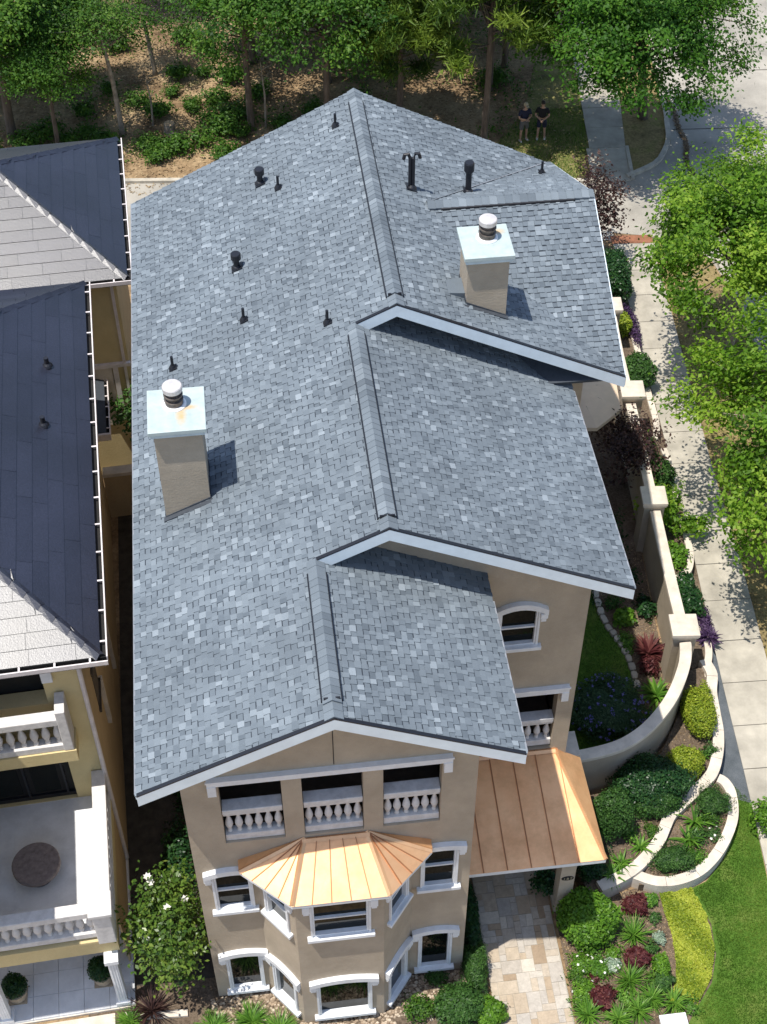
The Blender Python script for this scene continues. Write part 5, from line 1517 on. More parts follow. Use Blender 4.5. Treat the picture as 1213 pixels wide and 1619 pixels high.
for k, (src, (x, y), s, lab) in enumerate(trees):
    dup(src, (x, y, 0), rngF.uniform(0, 6.28), (s, s, s * rngF.uniform(.92, 1.08)), lab, WG)
# sapling stakes and bare stems, a cut stump
for (x, y, h, lab) in ((-3.15, 54.0, 2.2, 'thin bare stem beside the slim young tree'), (1.5, 53.2, 3.0, 'thin pale trunk under the sunlit tree'), (-9.6, 55.8, 3.0, 'dark slender trunk at the left edge of the wood')):
    t = thing('bare_sapling', lab, 'sapling', (x, y, 0), 0, None)
    MB().tube([(x, y, -.05), (x + .05, y, h * .5), (x - .04, y + .05, h)], [.05, .04, .015], 7).build('trunk', M['palebark'], t)
    b = MB()
    for k in range(5):
        a = rngF.uniform(0, 6.28); z = h * rngF.uniform(.5, .95); b.tube([(x, y, z), (x + .5 * math.cos(a), y + .5 * math.sin(a), z + .35)], [.014, .004], 4)
    b.build('twig', M['palebark'], t)
st = thing('tree_stump', 'sawn grey tree stump in the sunny clearing', 'stump', (-2.45, 53.4, 0))
MB().lathe([(.30, -.02), (.24, .1), (.22, .42)], (-2.45, 53.4, 0), 14).build('stump_bark', M['palebark'], st); MB().lathe([(.205, .42), (.01, .43)], (-2.45, 53.4, 0), 14).build('cut_face', M['wood'], st)

# undergrowth shrubs: one label for those nothing tells apart
und = [make_shrub('woodland_shrub', 'low leafy shrub on the sunlit woodland floor', 'shrub', (-2.9, 54.6, 0), 60 + i, (.62 + .1 * i, .55 + .08 * i, .42), 900, .13, M['leaf_under'], 'low shrubs on the woodland floor', dense=False, core=False, lobes=.25) for i in range(3)]
und[1].location = (-2.2, 52.0, 0); und[2].location = (.3, 54.0, 0)
spots = [(-3.4, 52.3), (-2.7, 51.7), (-1.1, 52.4), (-0.6, 53.6), (-0.1, 53.0), (0.5, 52.7), (-1.5, 55.0), (-0.4, 55.4), (-3.7, 55.6), (-5.1, 52.8), (-5.8, 53.4), (-6.6, 53.0), (-7.4, 53.7), (-8.2, 53.0), (-6.0, 55.0), (-5.0, 56.8), (-7.3, 57.4), (-2.0, 57.5), (-0.7, 59.8), (-1.6, 60.7), (0.2, 57.0), (-4.6, 60.4), (-6.0, 61.5), (2.2, 53.0), (3.6, 53.9), (5.0, 52.0), (-3.1, 51.3), (-9.6, 52.4), (5.6, 54.4), (-2.3, 56.2), (1.4, 55.6), (-0.9, 57.6), (-8.8, 57.6), (11.5, 55.4), (7.9, 51.2), (-0.3, 51.2)]
def where(x, y):
    if y < 51.8 and x < 1: return 'low leafy shrub at the near edge of the clearing above the bare strip', 'shrubs at the near edge of the clearing'
    if x < -5: return 'low shrub in the shade at the left edge of the wood', 'shrubs in the left shade'
    if x < -1.9 and y > 56: return 'low shrub in the upper part of the sunny clearing', 'shrubs high in the clearing'
    if x < -1.9: return 'low leafy shrub near the slim trunk and the stump', 'shrubs by the stump'
    if y > 56.5: return 'low shrub at the top edge of the clearing', 'shrubs at the top edge'
    if x < 1: return 'low shrub between the stump and the sunlit tree', 'shrubs beside the sunlit tree'
    return 'low shrub in the deep shade behind the roof peak', 'shrubs behind the roof peak'
for o in und: o['label'], o['group'] = where(o.location.x, o.location.y)
for x, y in spots:
    o = dup(rngF.choice(und), (x, y, 0), rngF.uniform(0, 6.28), rngF.uniform(.6, 1.1))
    o['label'], o['group'] = where(x, y)
make_shrub('woodland_shrub', 'pine seedling with bright tips just behind the right roof slope', 'shrub', (6.9, 50.6, 0), 71, (.85, .7, .8), 1500, .16, M['leaf_pine'], None, dense=False, core=False, lobes=.3, aspect=.25)
# ground cover sprigs, straw and grass across the woodland floor
rng = np.random.default_rng(77)
n = 26000
C = np.stack([rng.uniform(-12, 13, n), rng.uniform(51.2, 66, n), np.zeros(n)], 1)
dens = np.sin(C[:, 0] * 1.1 + 1.3) + np.sin(C[:, 1] * 1.4 + C[:, 0] * .5) + .6 * np.sin(C[:, 0] * 3.1 - C[:, 1] * 2.3) + rng.normal(0, .55, n)
C = C[dens > .55]; C[:, 2] = rng.uniform(.03, .22, len(C))
V, F = leaf_quads(rng, C, np.tile([0, 0, 1.0], (len(C), 1)), .13, .5, .3, .7)
tag(np_obj(np_mesh('ground_cover', V, F, rng.uniform(.1, 1, len(F)), M['leaf_under']), 'ground_cover'), kind='stuff')
n = 15000
C = np.stack([rng.uniform(-12, 14, n), rng.uniform(48.9, 66, n), rng.uniform(.015, .06, n)], 1)
V, F = leaf_quads(rng, C, np.tile([0, 0, 1.0], (n, 1)), .14, .3, .8, .35)
tag(np_obj(np_mesh('fallen_leaves', V, F, rng.uniform(0, 1, n), M['straw']), 'fallen_leaves'), kind='stuff')
# grass blades
def blades(name, inside, n, x0, x1, y0, y1, z, h, mat, w=.012, seed=1):
    rng = np.random.default_rng(seed)
    P = np.stack([rng.uniform(x0, x1, n), rng.uniform(y0, y1, n)], 1)
    P = P[inside(P[:, 0], P[:, 1])]; m = len(P)
    a = rng.uniform(0, 6.28, m); L = h * rng.uniform(.5, 1.3, m); b = rng.uniform(.1, .9, m)
    s = np.stack([np.cos(a), np.sin(a), np.zeros(m)], 1) * w * .5; d = np.stack([-np.sin(a) * b, np.cos(a) * b, np.ones(m)], 1) * L[:, None]
    B = np.concatenate([P, np.full((m, 1), z)], 1)
    V = np.stack([B - s, B + s, B + d + s * .2, B + d - s * .2], 1).reshape(-1, 3); F = np.arange(4 * m).reshape(-1, 4)
    tone = np.clip(.45 + .25 * np.sin(P[:, 0] * 2.3 + np.sin(P[:, 1] * 1.7)) + rng.normal(0, .2, m), 0, 1)
    return tag(np_obj(np_mesh(name, V, F, tone, mat), name), kind='stuff')
def pip(poly):
    poly = np.array(poly)
    def f(x, y):
        ins = np.zeros(len(x), bool); j = len(poly) - 1
        for i in range(len(poly)):
            xi, yi = poly[i]; xj, yj = poly[j]
            c = ((yi > y) != (yj > y)) & (x < (xj - xi) * (y - yi) / (yj - yi + 1e-12) + xi)
            ins ^= c; j = i
        return ins
    return f
lawnP = [(9.15, 17.0), (9.6, 16.95), (10.3, 17.2), (10.9, 17.75), (11.38, 18.4), (11.67, 19.2), (11.77, 19.9), (12.08, 19.4), (11.83, 17.1), (11.4, 12.5), (9.0, 12.5), (9.2, 13.95), (9.8, 14.6), (10.1, 15.3), (10.15, 16.1), (10.0, 16.9)]
blades('lawn_grass', pip(lawnP), 60000, 9, 12.2, 12.5, 20, .03, .05, M['grassblade'], .012, 2)
blades('inner_lawn_grass', pip([(6.9, 20.6), (8.2, 20.8), (9.75, 22.6), (9.9, 24), (9.7, 25.1), (9.5, 26.2), (9.5, 28), (7.2, 29), (6.9, 26)]), 26000, 6.9, 10, 20.5, 29, .05, .05, M['leaf_box'], .014, 3)
blades('verge_grass', pip([(10.2, 48.4), (14.1, 47.85), (14.4, 50.0), (14.9, 53.2), (12.3, 53), (10.3, 50.2)]), 14000, 10, 15, 47.8, 53.2, .02, .07, M['grassblade'], .02, 4)
blades('curb_grass', pip([(14.4, 30), (17.5, 30), (17.5, 40.6), (15.3, 42), (14.8, 35)]), 9000, 14, 17.6, 30, 42, .018, .06, M['straw'], .02, 6)
# golden ground-cover crescent on the lawn edge
yel = pip([(9.02, 17.08), (9.85, 17.08), (10.02, 16.3), (9.98, 15.4), (9.7, 14.7), (9.1, 13.97), (8.55, 14.2), (8.85, 14.75), (8.98, 15.3), (9.06, 15.95), (9.02, 16.5)])
rng = np.random.default_rng(12)
P = rng.uniform((8.5, 13.9), (10.1, 17.1), (26000, 2)); P = P[yel(P[:, 0], P[:, 1])]
C = np.concatenate([P, (.05 + .09 * np.abs(np.sin(P[:, :1] * 9) * np.sin(P[:, 1:] * 8)) + rng.uniform(0, .04, (len(P), 1)))], 1)
V, F = leaf_quads(rng, C, np.tile([0, 0, 1.0], (len(C), 1)), .055, .6, .5, .6)
tag(np_obj(np_mesh('golden_groundcover', V, F, np.clip(.55 + .25 * np.sin(C[:, 0] * 6 + C[:, 1] * 3.) + rng.normal(0, .22, len(C)), 0, 1), M['leaf_yellow']), 'golden_groundcover'), kind='stuff')

# ================================================================ FRONT GARDEN PLANTS
def S(label, cat, p, R, n, leaf, mat, name='shrub', **kw):
    S.k += 1
    return make_shrub(name, label, cat, p, 200 + S.k, R, n, leaf, M[mat], **kw)
S.k = 0
def T(label, cat, p, n, L, w, mat, name='strap_plant', **kw):
    S.k += 1
    return make_strap(name, label, cat, p, 200 + S.k, n, L, w, M[mat], **kw)
S('big round glossy green bush beside the flagstone walk', 'bush', (6.98, 16.35, .03), (.74, .70, .66), 5200, .095, 'leaf_fresh', 'round_bush', lobes=.05)
for p, lab in (((8.32, 16.75, .03), 'burgundy heuchera under the retaining wall end'), ((8.03, 15.36, .03), 'burgundy heuchera between the two grass tufts'), ((6.98, 14.5, .03), 'burgundy heuchera nearest the flagstone walk')):
    S(lab, 'plant', p, (.30, .27, .19), 900, .09, 'leaf_red', 'heuchera', group='burgundy heucheras in the front bed', lobes=.12)
T('spiky green grass tuft below the uppermost burgundy heuchera', 'grass tuft', (8.10, 16.0, .03), 95, .62, .026, 'leaf_strap', 'grass_tuft', droop=.45)
T('spiky green grass tuft above the lowest burgundy heuchera', 'grass tuft', (7.72, 14.85, .03), 95, .60, .026, 'leaf_strap', 'grass_tuft', droop=.45)
S('upright bright green leafy plant beside the golden ground cover', 'plant', (8.55, 15.05, .03), (.20, .34, .22), 900, .07, 'leaf_fresh', 'leafy_plant')
S('small silver-green plant beside the upright leafy plant', 'plant', (8.70, 15.83, .03), (.16, .16, .12), 350, .06, 'leaf_silver', 'silver_plant')
S('low green tuft right of the uppermost burgundy heuchera', 'plant', (8.72, 16.86, .03), (.22, .18, .14), 450, .06, 'leaf_strap', 'leafy_plant')
S('sparse green sprig between retaining wall and golden ground cover', 'plant', (8.72, 16.38, .03), (.18, .18, .10), 260, .06, 'leaf_box', 'leafy_plant', dense=False)
S('dark leafy clump near the lower end of the golden ground cover', 'plant', (8.52, 14.72, .03), (.24, .22, .18), 500, .08, 'leaf_box', 'leafy_plant')
S('white flowering silver plant left of the lower grass tuft', 'plant', (7.42, 15.28, .03), (.20, .18, .14), 450, .055, 'leaf_silver', 'silver_plant', flower=M['petal'], nf=9)
S('low spreading plant with white blooms by the walk edge', 'plant', (6.70, 15.42, .03), (.38, .34, .13), 1000, .06, 'leaf_fresh', 'groundcover_plant', flower=M['petal'], nf=6, dense=False)
S('spreading bright green plant between the walk and the lowest burgundy heuchera', 'plant', (6.62, 14.72, .03), (.34, .40, .13), 1000, .06, 'leaf_fresh', 'groundcover_plant', flower=M['petal'], nf=4, dense=False)
S('mixed low green plant with pale flowers below the big round bush', 'plant', (7.1, 15.25, .03), (.30, .34, .14), 800, .06, 'leaf_strap', 'groundcover_plant', flower=M['petal'], nf=5, dense=False)
S('rust tinted low plant beside the flagstone walk', 'plant', (6.85, 14.98, .03), (.16, .14, .10), 260, .06, 'leaf_red', 'groundcover_plant', dense=False)
for p, lab in (((6.55, 14.15, .03), 'strap leaved clump at the bottom edge beside the walk'), ((7.25, 13.95, .03), 'strap leaved clump at the bottom edge, second from the walk'), ((7.75, 14.1, .03), 'strap leaved clump at the bottom edge left of the white box lid'), ((8.15, 14.35, .03), 'strap leaved clump above the white box lid'), ((8.65, 14.2, .03), 'strap leaved clump right of the white box lid')):
    T(lab, 'plant', p, 120, .46, .028, 'leaf_strap', 'strap_plant', group='strap leaved clumps along the bottom of the bed', droop=.6)
# lower bed inside the horseshoe wall
S('feathery dark green shrub at the top of the horseshoe bed', 'shrub', (10.9, 19.15, .33), (.46, .44, .36), 1800, .07, 'leaf_box', 'feathery_shrub', aspect=.3, lobes=.2)
S('feathery green shrub spilling over the stone of the horseshoe bed', 'shrub', (9.48, 17.68, .33), (.54, .38, .30), 1700, .07, 'leaf_box', 'feathery_shrub', aspect=.3, lobes=.2)
for p, lab in (((10.35, 18.75, .33), 'broad strap leaved plant in the horseshoe bed, upper'), ((10.05, 18.25, .33), 'broad strap leaved plant in the horseshoe bed, lower')):
    T(lab, 'plant', p, 34, .56, .055, 'leaf_strap', 'strap_plant', droop=.7)
S('small sprig with white flowers beside the strap leaved plants', 'plant', (10.75, 18.35, .33), (.28, .30, .10), 380, .05, 'leaf_box', 'groundcover_plant', dense=False, flower=M['petal'], nf=5)
S('low green clump at the inner curve of the horseshoe wall', 'plant', (10.15, 17.75, .33), (.26, .22, .13), 420, .06, 'leaf_strap', 'groundcover_plant', dense=False)
# upper bed
S('tall oval dark shrub beside the copper porch roof', 'shrub', (8.05, 18.75, .43), (.56, .55, .95), 4600, .07, 'leaf_box', 'oval_shrub', lobes=.05)
S('broad dark hedge under the curved garden wall', 'shrub', (9.35, 19.75, .43), (1.05, .72, .62), 6200, .075, 'leaf_dark', 'hedge_shrub', lobes=.08)
S('lighter clipped hedge reaching the retaining wall', 'shrub', (9.35, 19.22, .43), (.66, .36, .42), 3400, .07, 'leaf_box', 'hedge_shrub', lobes=.09)
S('round golden shrub nearer the porch', 'shrub', (10.42, 20.25, .43), (.50, .48, .48), 4200, .06, 'leaf_yellow', 'golden_shrub', lobes=.03)
S('tall golden clipped shrub under the pier of the curved wall', 'shrub', (11.2, 21.75, .43), (.44, .72, .58), 5600, .06, 'leaf_yellow', 'golden_shrub', lobes=.03)
S('small pale green tuft right of the rounder golden shrub', 'plant', (10.95, 20.6, .43), (.26, .22, .16), 500, .06, 'leaf_strap', 'leafy_plant', dense=False)
S('yellowish tuft above the tall golden shrub', 'plant', (11.65, 22.6, .43), (.22, .35, .20), 600, .06, 'leaf_yellow', 'leafy_plant', dense=False)
for p, lab in (((8.15, 17.75, .43), 'strap leaved plant beside the corner of the copper roof'), ((8.75, 18.15, .43), 'strap leaved plant beside the middle of the long retaining wall'), ((7.85, 17.45, .43), 'strap leaved plant at the near end of the long retaining wall')):
    T(lab, 'plant', p, 44, .42, .04, 'leaf_strap', 'strap_plant', droop=.8)
S('dark shrub behind the porch post', 'shrub', (7.35, 17.65, .40), (.34, .34, .34), 1200, .07, 'leaf_dark', 'low_shrub')
# fillers that knit the beds together
fill = [((7.0, 15.75, .03), 'low leafy filler at the foot of the round bush', 'leaf_strap', .30), ((7.5, 15.6, .03), 'pale flowering filler between round bush and silver plant', 'leaf_fresh', .26), ((6.5, 15.1, .03), 'leafy filler touching the flagstones beside the pale blooms', 'leaf_under', .26), ((6.45, 14.5, .03), 'leafy filler touching the flagstones near the bottom edge', 'leaf_fresh', .26),
        ((7.5, 14.5, .03), 'leafy filler beside the lowest burgundy heuchera', 'leaf_strap', .28), ((8.25, 14.75, .03), 'leafy filler below the middle burgundy heuchera', 'leaf_under', .24), ((8.45, 15.6, .03), 'small filler beside the silver-green plant', 'leaf_box', .18), ((9.0, 14.05, .03), 'leafy filler at the tip of the golden ground cover', 'leaf_strap', .26)]
for p, lab, mt, r in fill: S(lab, 'plant', p, (r, r, .12), 420, .06, mt, 'groundcover_plant', dense=False, lobes=.3)
fill = [((9.95, 19.25, .43), 'leafy filler between the two hedges and the retaining wall', 'leaf_box', .34), ((8.55, 18.55, .43), 'fern-like filler beside the oval shrub', 'leaf_strap', .28), ((7.6, 18.2, .43), 'dark filler under the corner of the copper roof', 'leaf_dark', .36), ((9.15, 18.55, .43), 'low filler along the middle of the long retaining wall', 'leaf_under', .22), ((11.3, 20.75, .43), 'low sprig at the outer bend of the retaining wall', 'leaf_box', .2), ((10.75, 18.75, .33), 'fine filler at the outer curve of the horseshoe bed', 'leaf_under', .28), ((9.95, 17.85, .33), 'fine filler near the low end of the horseshoe bed', 'leaf_under', .28), ((10.3, 18.3, .33), 'low filler under the strap leaves of the horseshoe bed', 'leaf_box', .25)]
for p, lab, mt, r in fill: S(lab, 'plant', p, (r, r, .16), 480, .06, mt, 'groundcover_plant', dense=False, lobes=.3)
# bark chips and fallen leaves on the soil
rng = np.random.default_rng(31)
cc = []
for poly, z, n in (([(6.25, 13.9), (9.0, 13.9), (9.9, 15.5), (9.9, 17), (6.3, 17.5)], .03, 5200), ([(7.3, 17.0), (9.4, 18.5), (11.3, 20.3), (11.7, 22.5), (10.9, 22.2), (8.4, 19.9), (7.0, 18.5)], .435, 3800), ([(8.6, 17.2), (10.2, 17.4), (11.4, 18.8), (11.3, 19.9), (9.8, 18.9)], .335, 1800), ([(9.9, 22.4), (10.9, 23.3), (11.5, 29), (9.6, 28), (10, 24)], .06, 2500)):
    a = np.array(poly); P = rng.uniform(a.min(0), a.max(0), (n, 2)); P = P[pip(poly)(P[:, 0], P[:, 1])]
    cc.append(np.concatenate([P, z + rng.uniform(.002, .02, (len(P), 1))], 1))
C = np.concatenate(cc)
V, F = leaf_quads(rng, C, np.tile([0, 0, 1.0], (len(C), 1)), .055, .35, 1.0, .3)
tag(np_obj(np_mesh('bark_chips', V, F, rng.uniform(0, .9, len(F)), M['straw']), 'bark_chips'), kind='stuff')
# walled garden
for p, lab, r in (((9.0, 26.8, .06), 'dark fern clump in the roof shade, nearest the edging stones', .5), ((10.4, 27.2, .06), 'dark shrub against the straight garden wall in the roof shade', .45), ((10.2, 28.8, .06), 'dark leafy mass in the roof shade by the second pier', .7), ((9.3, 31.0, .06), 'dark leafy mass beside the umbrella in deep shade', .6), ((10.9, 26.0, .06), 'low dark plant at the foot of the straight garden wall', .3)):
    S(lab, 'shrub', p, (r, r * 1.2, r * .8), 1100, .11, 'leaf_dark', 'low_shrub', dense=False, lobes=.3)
S('large sage bush with lavender blue flower spikes in the walled garden', 'bush', (8.95, 22.5, .06), (1.1, 1.05, .50), 6400, .085, 'leaf_sage', 'sage_bush', aspect=.3, lobes=.14, flower=M['flower_blue'], nf=110, fsize=.06)
T('dark red cordyline rosette by the straight garden wall', 'plant', (10.6, 24.45, .06), 95, .62, .075, 'leaf_red', 'cordyline', droop=.4)
S('second red leaved tuft in front of the cordyline', 'plant', (10.45, 23.85, .06), (.26, .26, .30), 520, .14, 'leaf_red', 'cordyline', aspect=.3, dense=False)
T('bright green hosta clump below the red cordyline', 'plant', (10.45, 23.0, .06), 75, .52, .085, 'leaf_strap', 'hosta', droop=.6)
T('bright green hosta clump against the inside of the curved wall', 'plant', (10.15, 22.1, .06), 60, .5, .10, 'leaf_strap', 'hosta', droop=.6)
S('bright leafy plant above the red cordyline', 'plant', (10.15, 25.7, .06), (.32, .30, .26), 650, .14, 'leaf_fresh', 'leafy_plant', dense=False)
S('lime sprig between edging stones and cordyline', 'plant', (10.05, 24.9, .06), (.22, .42, .14), 520, .07, 'leaf_strap', 'leafy_plant', dense=False)
S('small flowering sprig under the roof corner in the walled garden', 'plant', (9.95, 26.3, .06), (.30, .26, .22), 420, .07, 'leaf_box', 'leafy_plant', dense=False)
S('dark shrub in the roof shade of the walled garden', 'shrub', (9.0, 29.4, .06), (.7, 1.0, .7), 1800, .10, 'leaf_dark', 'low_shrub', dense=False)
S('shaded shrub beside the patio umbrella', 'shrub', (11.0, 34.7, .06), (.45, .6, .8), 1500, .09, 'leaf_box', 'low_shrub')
make_tree('ornamental_tree', 'small dark red leaved tree leaning over the garden wall', 'tree', (11.45, 31.2, .05), 41, 3.4, 1.9, (.85, 1.35, .8), 60, 46, .125, M['leaf_maroon'], M['bark'], .26, .05)
# planters along the sidewalk
T('purple trailing plant beside the pier of the curved wall', 'plant', (12.35, 24.6, .3), 170, .40, .05, 'leaf_purple', 'purple_plant', droop=.55)
S('purple leaved plant tumbling over the first planter', 'plant', (12.35, 25.2, .3), (.26, .62, .18), 1000, .11, 'leaf_purple', 'purple_plant', dense=False, aspect=.35)
S('dark green shrub between the two nearest piers', 'shrub', (12.05, 26.0, .3), (.36, .72, .42), 2000, .10, 'leaf_dark', 'low_shrub', lobes=.15)
S('light green trailing plant in the second planter', 'plant', (12.2, 27.7, .3), (.36, .55, .24), 900, .11, 'leaf_fresh', 'trailing_plant', dense=False)
S('leafy vine sprawling over the second pier', 'vine', (12.15, 29.2, .3), (.60, .75, .75), 2000, .13, 'leaf_street', 'vine', dense=False, lobes=.3)
S('leafy branch of vine reaching across the sidewalk', 'vine', (12.9, 28.6, .4), (.62, .40, .40), 700, .13, 'leaf_street', 'vine', dense=False, lobes=.35)
S('round deep green shrub beside the dark red tree', 'shrub', (12.4, 30.9, .3), (.5, .6, .55), 2600, .09, 'leaf_box', 'round_bush', lobes=.08)
S('loose green plant below the pier at the roof corner', 'plant', (12.35, 32.3, .3), (.4, .55, .42), 900, .11, 'leaf_under', 'leafy_plant', dense=False)
S('round bright green shrub above the roof corner pier', 'shrub', (12.85, 35.6, .3), (.62, .66, .60), 3400, .09, 'leaf_box', 'round_bush', lobes=.06)
S('purple spiky plant along the sidewalk near the farthest pier', 'plant', (13.4, 38.4, .3), (.26, 1.15, .24), 1500, .12, 'leaf_purple', 'purple_plant', dense=False, aspect=.3)
S('yellow shrub beside the farthest pier', 'shrub', (13.05, 38.3, .3), (.32, .5, .40), 1500, .08, 'leaf_yellow', 'golden_shrub', lobes=.06)
S('tall dark clipped hedge above the farthest pier', 'shrub', (13.2, 40.6, .1), (.62, 1.15, 1.0), 5200, .10, 'leaf_dark', 'hedge_shrub', lobes=.06)
make_tree('ornamental_tree', 'loose reddish green small tree at the back right corner of the roof', 'tree', (12.95, 42.9, 0), 42, 4.4, 2.5, (.75, 1.1, 1.6), 46, 46, .13, M['leaf_maroon'], M['bark'], .26, .05)
S('bright shrub cut by the right edge beside the sidewalk', 'shrub', (12.3, 18.6, .05), (.50, .55, .50), 1900, .10, 'leaf_fresh', 'low_shrub', dense=False)
# foundation planting
S('dark clipped shrub row against the house beside the walk', 'shrub', (4.12, 16.9, .02), (.28, 1.1, .36), 2600, .08, 'leaf_dark', 'hedge_shrub', dense=True, lobes=.1)
S('fine dark green shrub at the house corner by the walk', 'shrub', (4.05, 15.5, .02), (.32, .62, .42), 2200, .10, 'leaf_box', 'low_shrub', aspect=.22)
S('leafy plant in the porch shade at the foot of the post', 'plant', (6.15, 17.55, .06), (.30, .34, .40), 900, .10, 'leaf_dark', 'leafy_plant', dense=False)
S('round green bush below the bay window, right side', 'bush', (3.55, 14.62, .02), (.60, .50, .46), 3400, .075, 'leaf_box', 'round_bush', lobes=.08)
S('lighter bush at the bottom edge beside the flagstone walk', 'bush', (4.22, 14.42, .02), (.36, .40, .30), 1700, .08, 'leaf_fresh', 'low_shrub', lobes=.12)
S('small airy bush in the river stones below the bay', 'bush', (2.62, 14.72, .02), (.44, .34, .30), 1300, .07, 'leaf_under', 'low_shrub', dense=False)
S('low green sprig against the bay wall on the right', 'plant', (3.12, 15.45, .02), (.30, .20, .20), 500, .07, 'leaf_box', 'leafy_plant', dense=False)
for p, lab in (((-2.25, 14.85, .02), 'lime grass mound at the bottom edge below the left window'), ((.55, 14.0, .02), 'lime grass mound just under the middle bay window'), ((1.4, 13.95, .02), 'lime grass mound under the right half of the bay'), ((-1.37, 14.95, .02), 'large lime grass mound below the bay window'), ((-.72, 14.65, .02), 'lime grass mound at the bottom edge under the bay')):
    T(lab, 'grass mound', p, 260, .55, .02, 'leaf_strap', 'grass_mound', group='lime grass mounds in front of the house', droop=.7)
T('lime grass tuft at the bottom edge left of the dark bronze grass', 'grass mound', (-4.2, 15.3, .02), 200, .42, .02, 'leaf_strap', 'grass_mound', droop=.7)
T('spiky dark bronze grass between the porch and the magnolia', 'grass tuft', (-3.7, 15.5, .02), 130, .75, .022, 'leaf_maroon', 'bronze_grass', droop=.35)
# magnolia between the houses
S('dark groundcover in the passage under the roof eave', 'shrub', (-2.7, 21.6, 0), (.4, .9, .2), 1000, .10, 'leaf_dark', 'low_shrub', dense=False)
mg = make_tree('magnolia_tree', 'glossy magnolia with white blooms between the two houses', 'tree', (-3.02, 16.35, 0), 51, 4.0, 2.3, (.66, 1.05, 1.7), 90, 60, .12, M['leaf_magnolia'], M['bark'], .24, .07)
rng = np.random.default_rng(4)
for x, y, z in ((-.35, .7, 3.6), (-.30, .62, 3.45), (-.45, -.5, 3.0), (.1, -.2, 3.75), (.45, .2, 3.3)):
    m = MB()
    for k in range(7):
        a = k * .9; p0 = Vector((x, y, z)); d = Vector((math.cos(a), math.sin(a), .55)); s = Vector((-math.sin(a), math.cos(a), 0)) * .055
        m.add([p0, p0 + d * .05 + s * .7, p0 + d * .10, p0 + d * .05 - s * .7], [(0, 1, 2, 3)], 0, rng.uniform(.5, 1))
    o = m.build('blossom', M['petal'], None); o.parent = mg
make_tree('small_tree', 'shaded small evergreen behind the yard wall between the houses', 'tree', (-3.35, 33.6, 0), 52, 4.5, 3.0, (.75, 1.3, 1.3), 50, 46, .15, M['leaf_box'], M['bark'], .26, .06)
S('shaded low greenery in the passage beside the magnolia', 'shrub', (-2.95, 19.2, 0), (.5, 1.6, .35), 1900, .10, 'leaf_dark', 'low_shrub', dense=False)

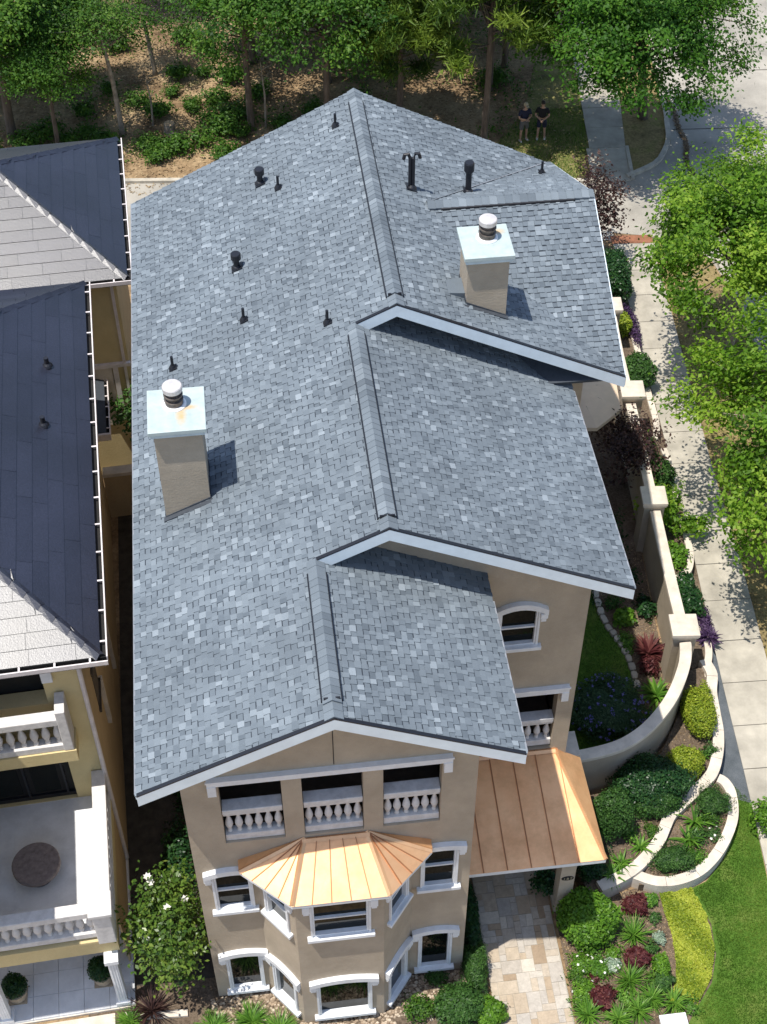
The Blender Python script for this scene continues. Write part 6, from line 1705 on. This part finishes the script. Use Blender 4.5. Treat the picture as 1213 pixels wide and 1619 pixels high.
# ================================================================ PEOPLE
def skin_obj(name, verts, edges, rads, mat, parent, root=0, sub=2):
    me = bpy.data.meshes.new(name); me.from_pydata(verts, edges, []); me.materials.append(mat)
    o = bpy.data.objects.new(name, me); COL.objects.link(o); o.parent = parent
    sk = o.modifiers.new('skin', 'SKIN'); sk.use_smooth_shade = True
    for i, r in enumerate(rads):
        r = r if hasattr(r, '__len__') else (r, r)
        me.skin_vertices[0].data[i].radius = r
        me.skin_vertices[0].data[i].use_root = (i == root)
    sb = o.modifiers.new('sub', 'SUBSURF'); sb.levels = sub; sb.render_levels = sub
    return o
def person(label, loc, rz, shirt, shorts, hat, pose):
    P = thing('person', label, 'person', loc, rz, 'two people standing in the tree shade', local=True)
    # figure faces -y in its own frame; joints: hips, spine, neck, head, arms, legs
    v = [(0, 0, .93), (0, 0, 1.12), (0, -.01, 1.34), (0, -.02, 1.47), (0, -.045, 1.56),
         (-.10, 0, .88), (-.12, -.03, .50), (-.13, .0, .10), (-.14, -.13, .045),
         (.10, 0, .88), (.13, .01, .50), (.15, .05, .10), (.17, -.08, .045),
         (-.19, 0, 1.38), pose[0], pose[1], (.19, 0, 1.38), pose[2], pose[3]]
    e = [(0, 1), (1, 2), (2, 3), (3, 4), (0, 5), (5, 6), (6, 7), (7, 8), (0, 9), (9, 10), (10, 11), (11, 12), (2, 13), (13, 14), (14, 15), (2, 16), (16, 17), (17, 18)]
    r = [(.15, .11), (.145, .105), (.16, .11), .055, .06, .085, .058, .042, .035, .085, .058, .042, .035, .062, .042, .032, .062, .042, .032]
    body = skin_obj('body', v, e, r, M['skin'], P)
    # hands: palm and five fingers each
    for (el, wr) in ((Vector(pose[0]), Vector(pose[1])), (Vector(pose[2]), Vector(pose[3]))):
        d = (wr - el).normalized(); s = d.cross(Vector((0, 0, 1))).normalized(); u = s.cross(d)
        pts = [wr - d * .02, wr + d * .07]; ed = [(0, 1)]; rr = [(.03, .03), (.038, .018)]
        for q, L in zip((-.028, -.010, .010, .027), (.07, .085, .08, .062)):
            i = len(pts); pts += [wr + d * .08 + s * q, wr + d * (.08 + L * .55) + s * q * 1.1 - u * .012, wr + d * (.08 + L * .85) + s * q * 1.1 - u * .04]
            ed += [(1, i), (i, i + 1), (i + 1, i + 2)]; rr += [.011, .010, .008]
        i = len(pts); pts += [wr + d * .03 - s * .045, wr + d * .07 - s * .062 - u * .015]; ed += [(0, i), (i, i + 1)]; rr += [.013, .010]
        skin_obj('hand', [tuple(p) for p in pts], ed, rr, M['skin'], P, 1, 1)
    # head with face
    h = MB(); c = Vector((0, -.06, 1.655))
    prof = []
    nu, nv = 16, 12; vs_ = []
    for j in range(nv + 1):
        el = -math.pi / 2 + math.pi * j / nv
        for i in range(nu):
            a = 2 * math.pi * i / nu
            x, y, z = .075 * math.cos(el) * math.cos(a), .095 * math.cos(el) * math.sin(a), .118 * math.sin(el)
            if z < 0: x *= 1 + z * 2.2; y = y * (1 + z * 1.2) - (.012 if y < 0 else 0) * (-z / .118)
            if abs(x) < .02 and y < -.06 and -.035 < z < .02: y -= .022
            if .015 < abs(x) < .05 and y < -.05 and 0 < z < .04: y += .010
            if abs(x) > .066 and abs(y) < .025 and abs(z) < .03: x *= 1.18
            vs_.append((c.x + x, c.y + y, c.z + z))
    h.add(vs_, [(j * nu + i, j * nu + (i + 1) % nu, (j + 1) * nu + (i + 1) % nu, (j + 1) * nu + i) for j in range(nv) for i in range(nu)])
    hd = h.build('head', M['skin'], P, smooth=True)
    for s in (-1, 1):
        MB().lathe([(.010, 0), (.011, .006), (.006, .012)], (s * .030, -.143, 1.665), 8).build('eye', M['hair'], hd)
    MB().box(-.022, .022, -.152, -.146, 1.600, 1.607).build('mouth', M['leaf_maroon'], hd)
    k = MB(); k.lathe([(.088, 0), (.09, .035), (.078, .085), (.04, .112), (.005, .12)], (0, -.05, 1.675), 16, sy=1.2)
    if hat: k.hexa([(-.07, -.14, 1.69), (.07, -.14, 1.69), (.06, -.25, 1.675), (-.06, -.25, 1.675)], [(-.07, -.14, 1.70), (.07, -.14, 1.70), (.06, -.25, 1.685), (-.06, -.25, 1.685)])
    k.build('cap' if hat else 'hair', M['tancap'] if hat else M['hair'], P, smooth=True)
    # clothing
    sv = [(0, 0, .98), (0, 0, 1.14), (0, -.01, 1.34), (0, -.015, 1.45), (-.19, 0, 1.385), tuple(Vector((-.19, 0, 1.385)).lerp(Vector(pose[0]), .75)), (.19, 0, 1.385), tuple(Vector((.19, 0, 1.385)).lerp(Vector(pose[2]), .75))]
    skin_obj('shirt', sv, [(0, 1), (1, 2), (2, 3), (2, 4), (4, 5), (2, 6), (6, 7)], [(.175, .135), (.172, .13), (.185, .135), (.075, .07), .08, .066, .08, .066], shirt, P)
    pv = [(0, 0, 1.0), (0, 0, .90), (-.105, -.005, .82), (-.12, -.025, .53), (.105, 0, .82), (.13, .005, .53)]
    skin_obj('shorts', pv, [(0, 1), (1, 2), (2, 3), (1, 4), (4, 5)], [(.168, .128), (.16, .125), .108, .092, .108, .092], shorts, P, 1)
    for x, y in ((-.14, -.0), (.16, .05)):
        skin_obj('shoe', [(x, y + .06, .05), (x, y - .08, .045), (x + .01, y - .18, .035)], [(0, 1), (1, 2)], [.052, .05, .036], M['shoe'], P, 0, 1)
    return P
person('person in navy shirt, grey shorts and tan cap with crossed forearms', (11.92, 50.95, .02), R_(12), M['navy'], M['greycloth'], True, [(-.27, -.05, 1.12), (-.02, -.22, 1.10), (.27, -.05, 1.12), (.04, -.24, 1.14)])
person('bareheaded person in black shirt and dark shorts with hands clasped in front', (12.66, 51.0, .02), R_(-14), M['blackcloth'], M['navy'], False, [(-.28, -.02, 1.12), (-.07, -.24, 1.02), (.28, -.02, 1.12), (.05, -.25, 1.03)])
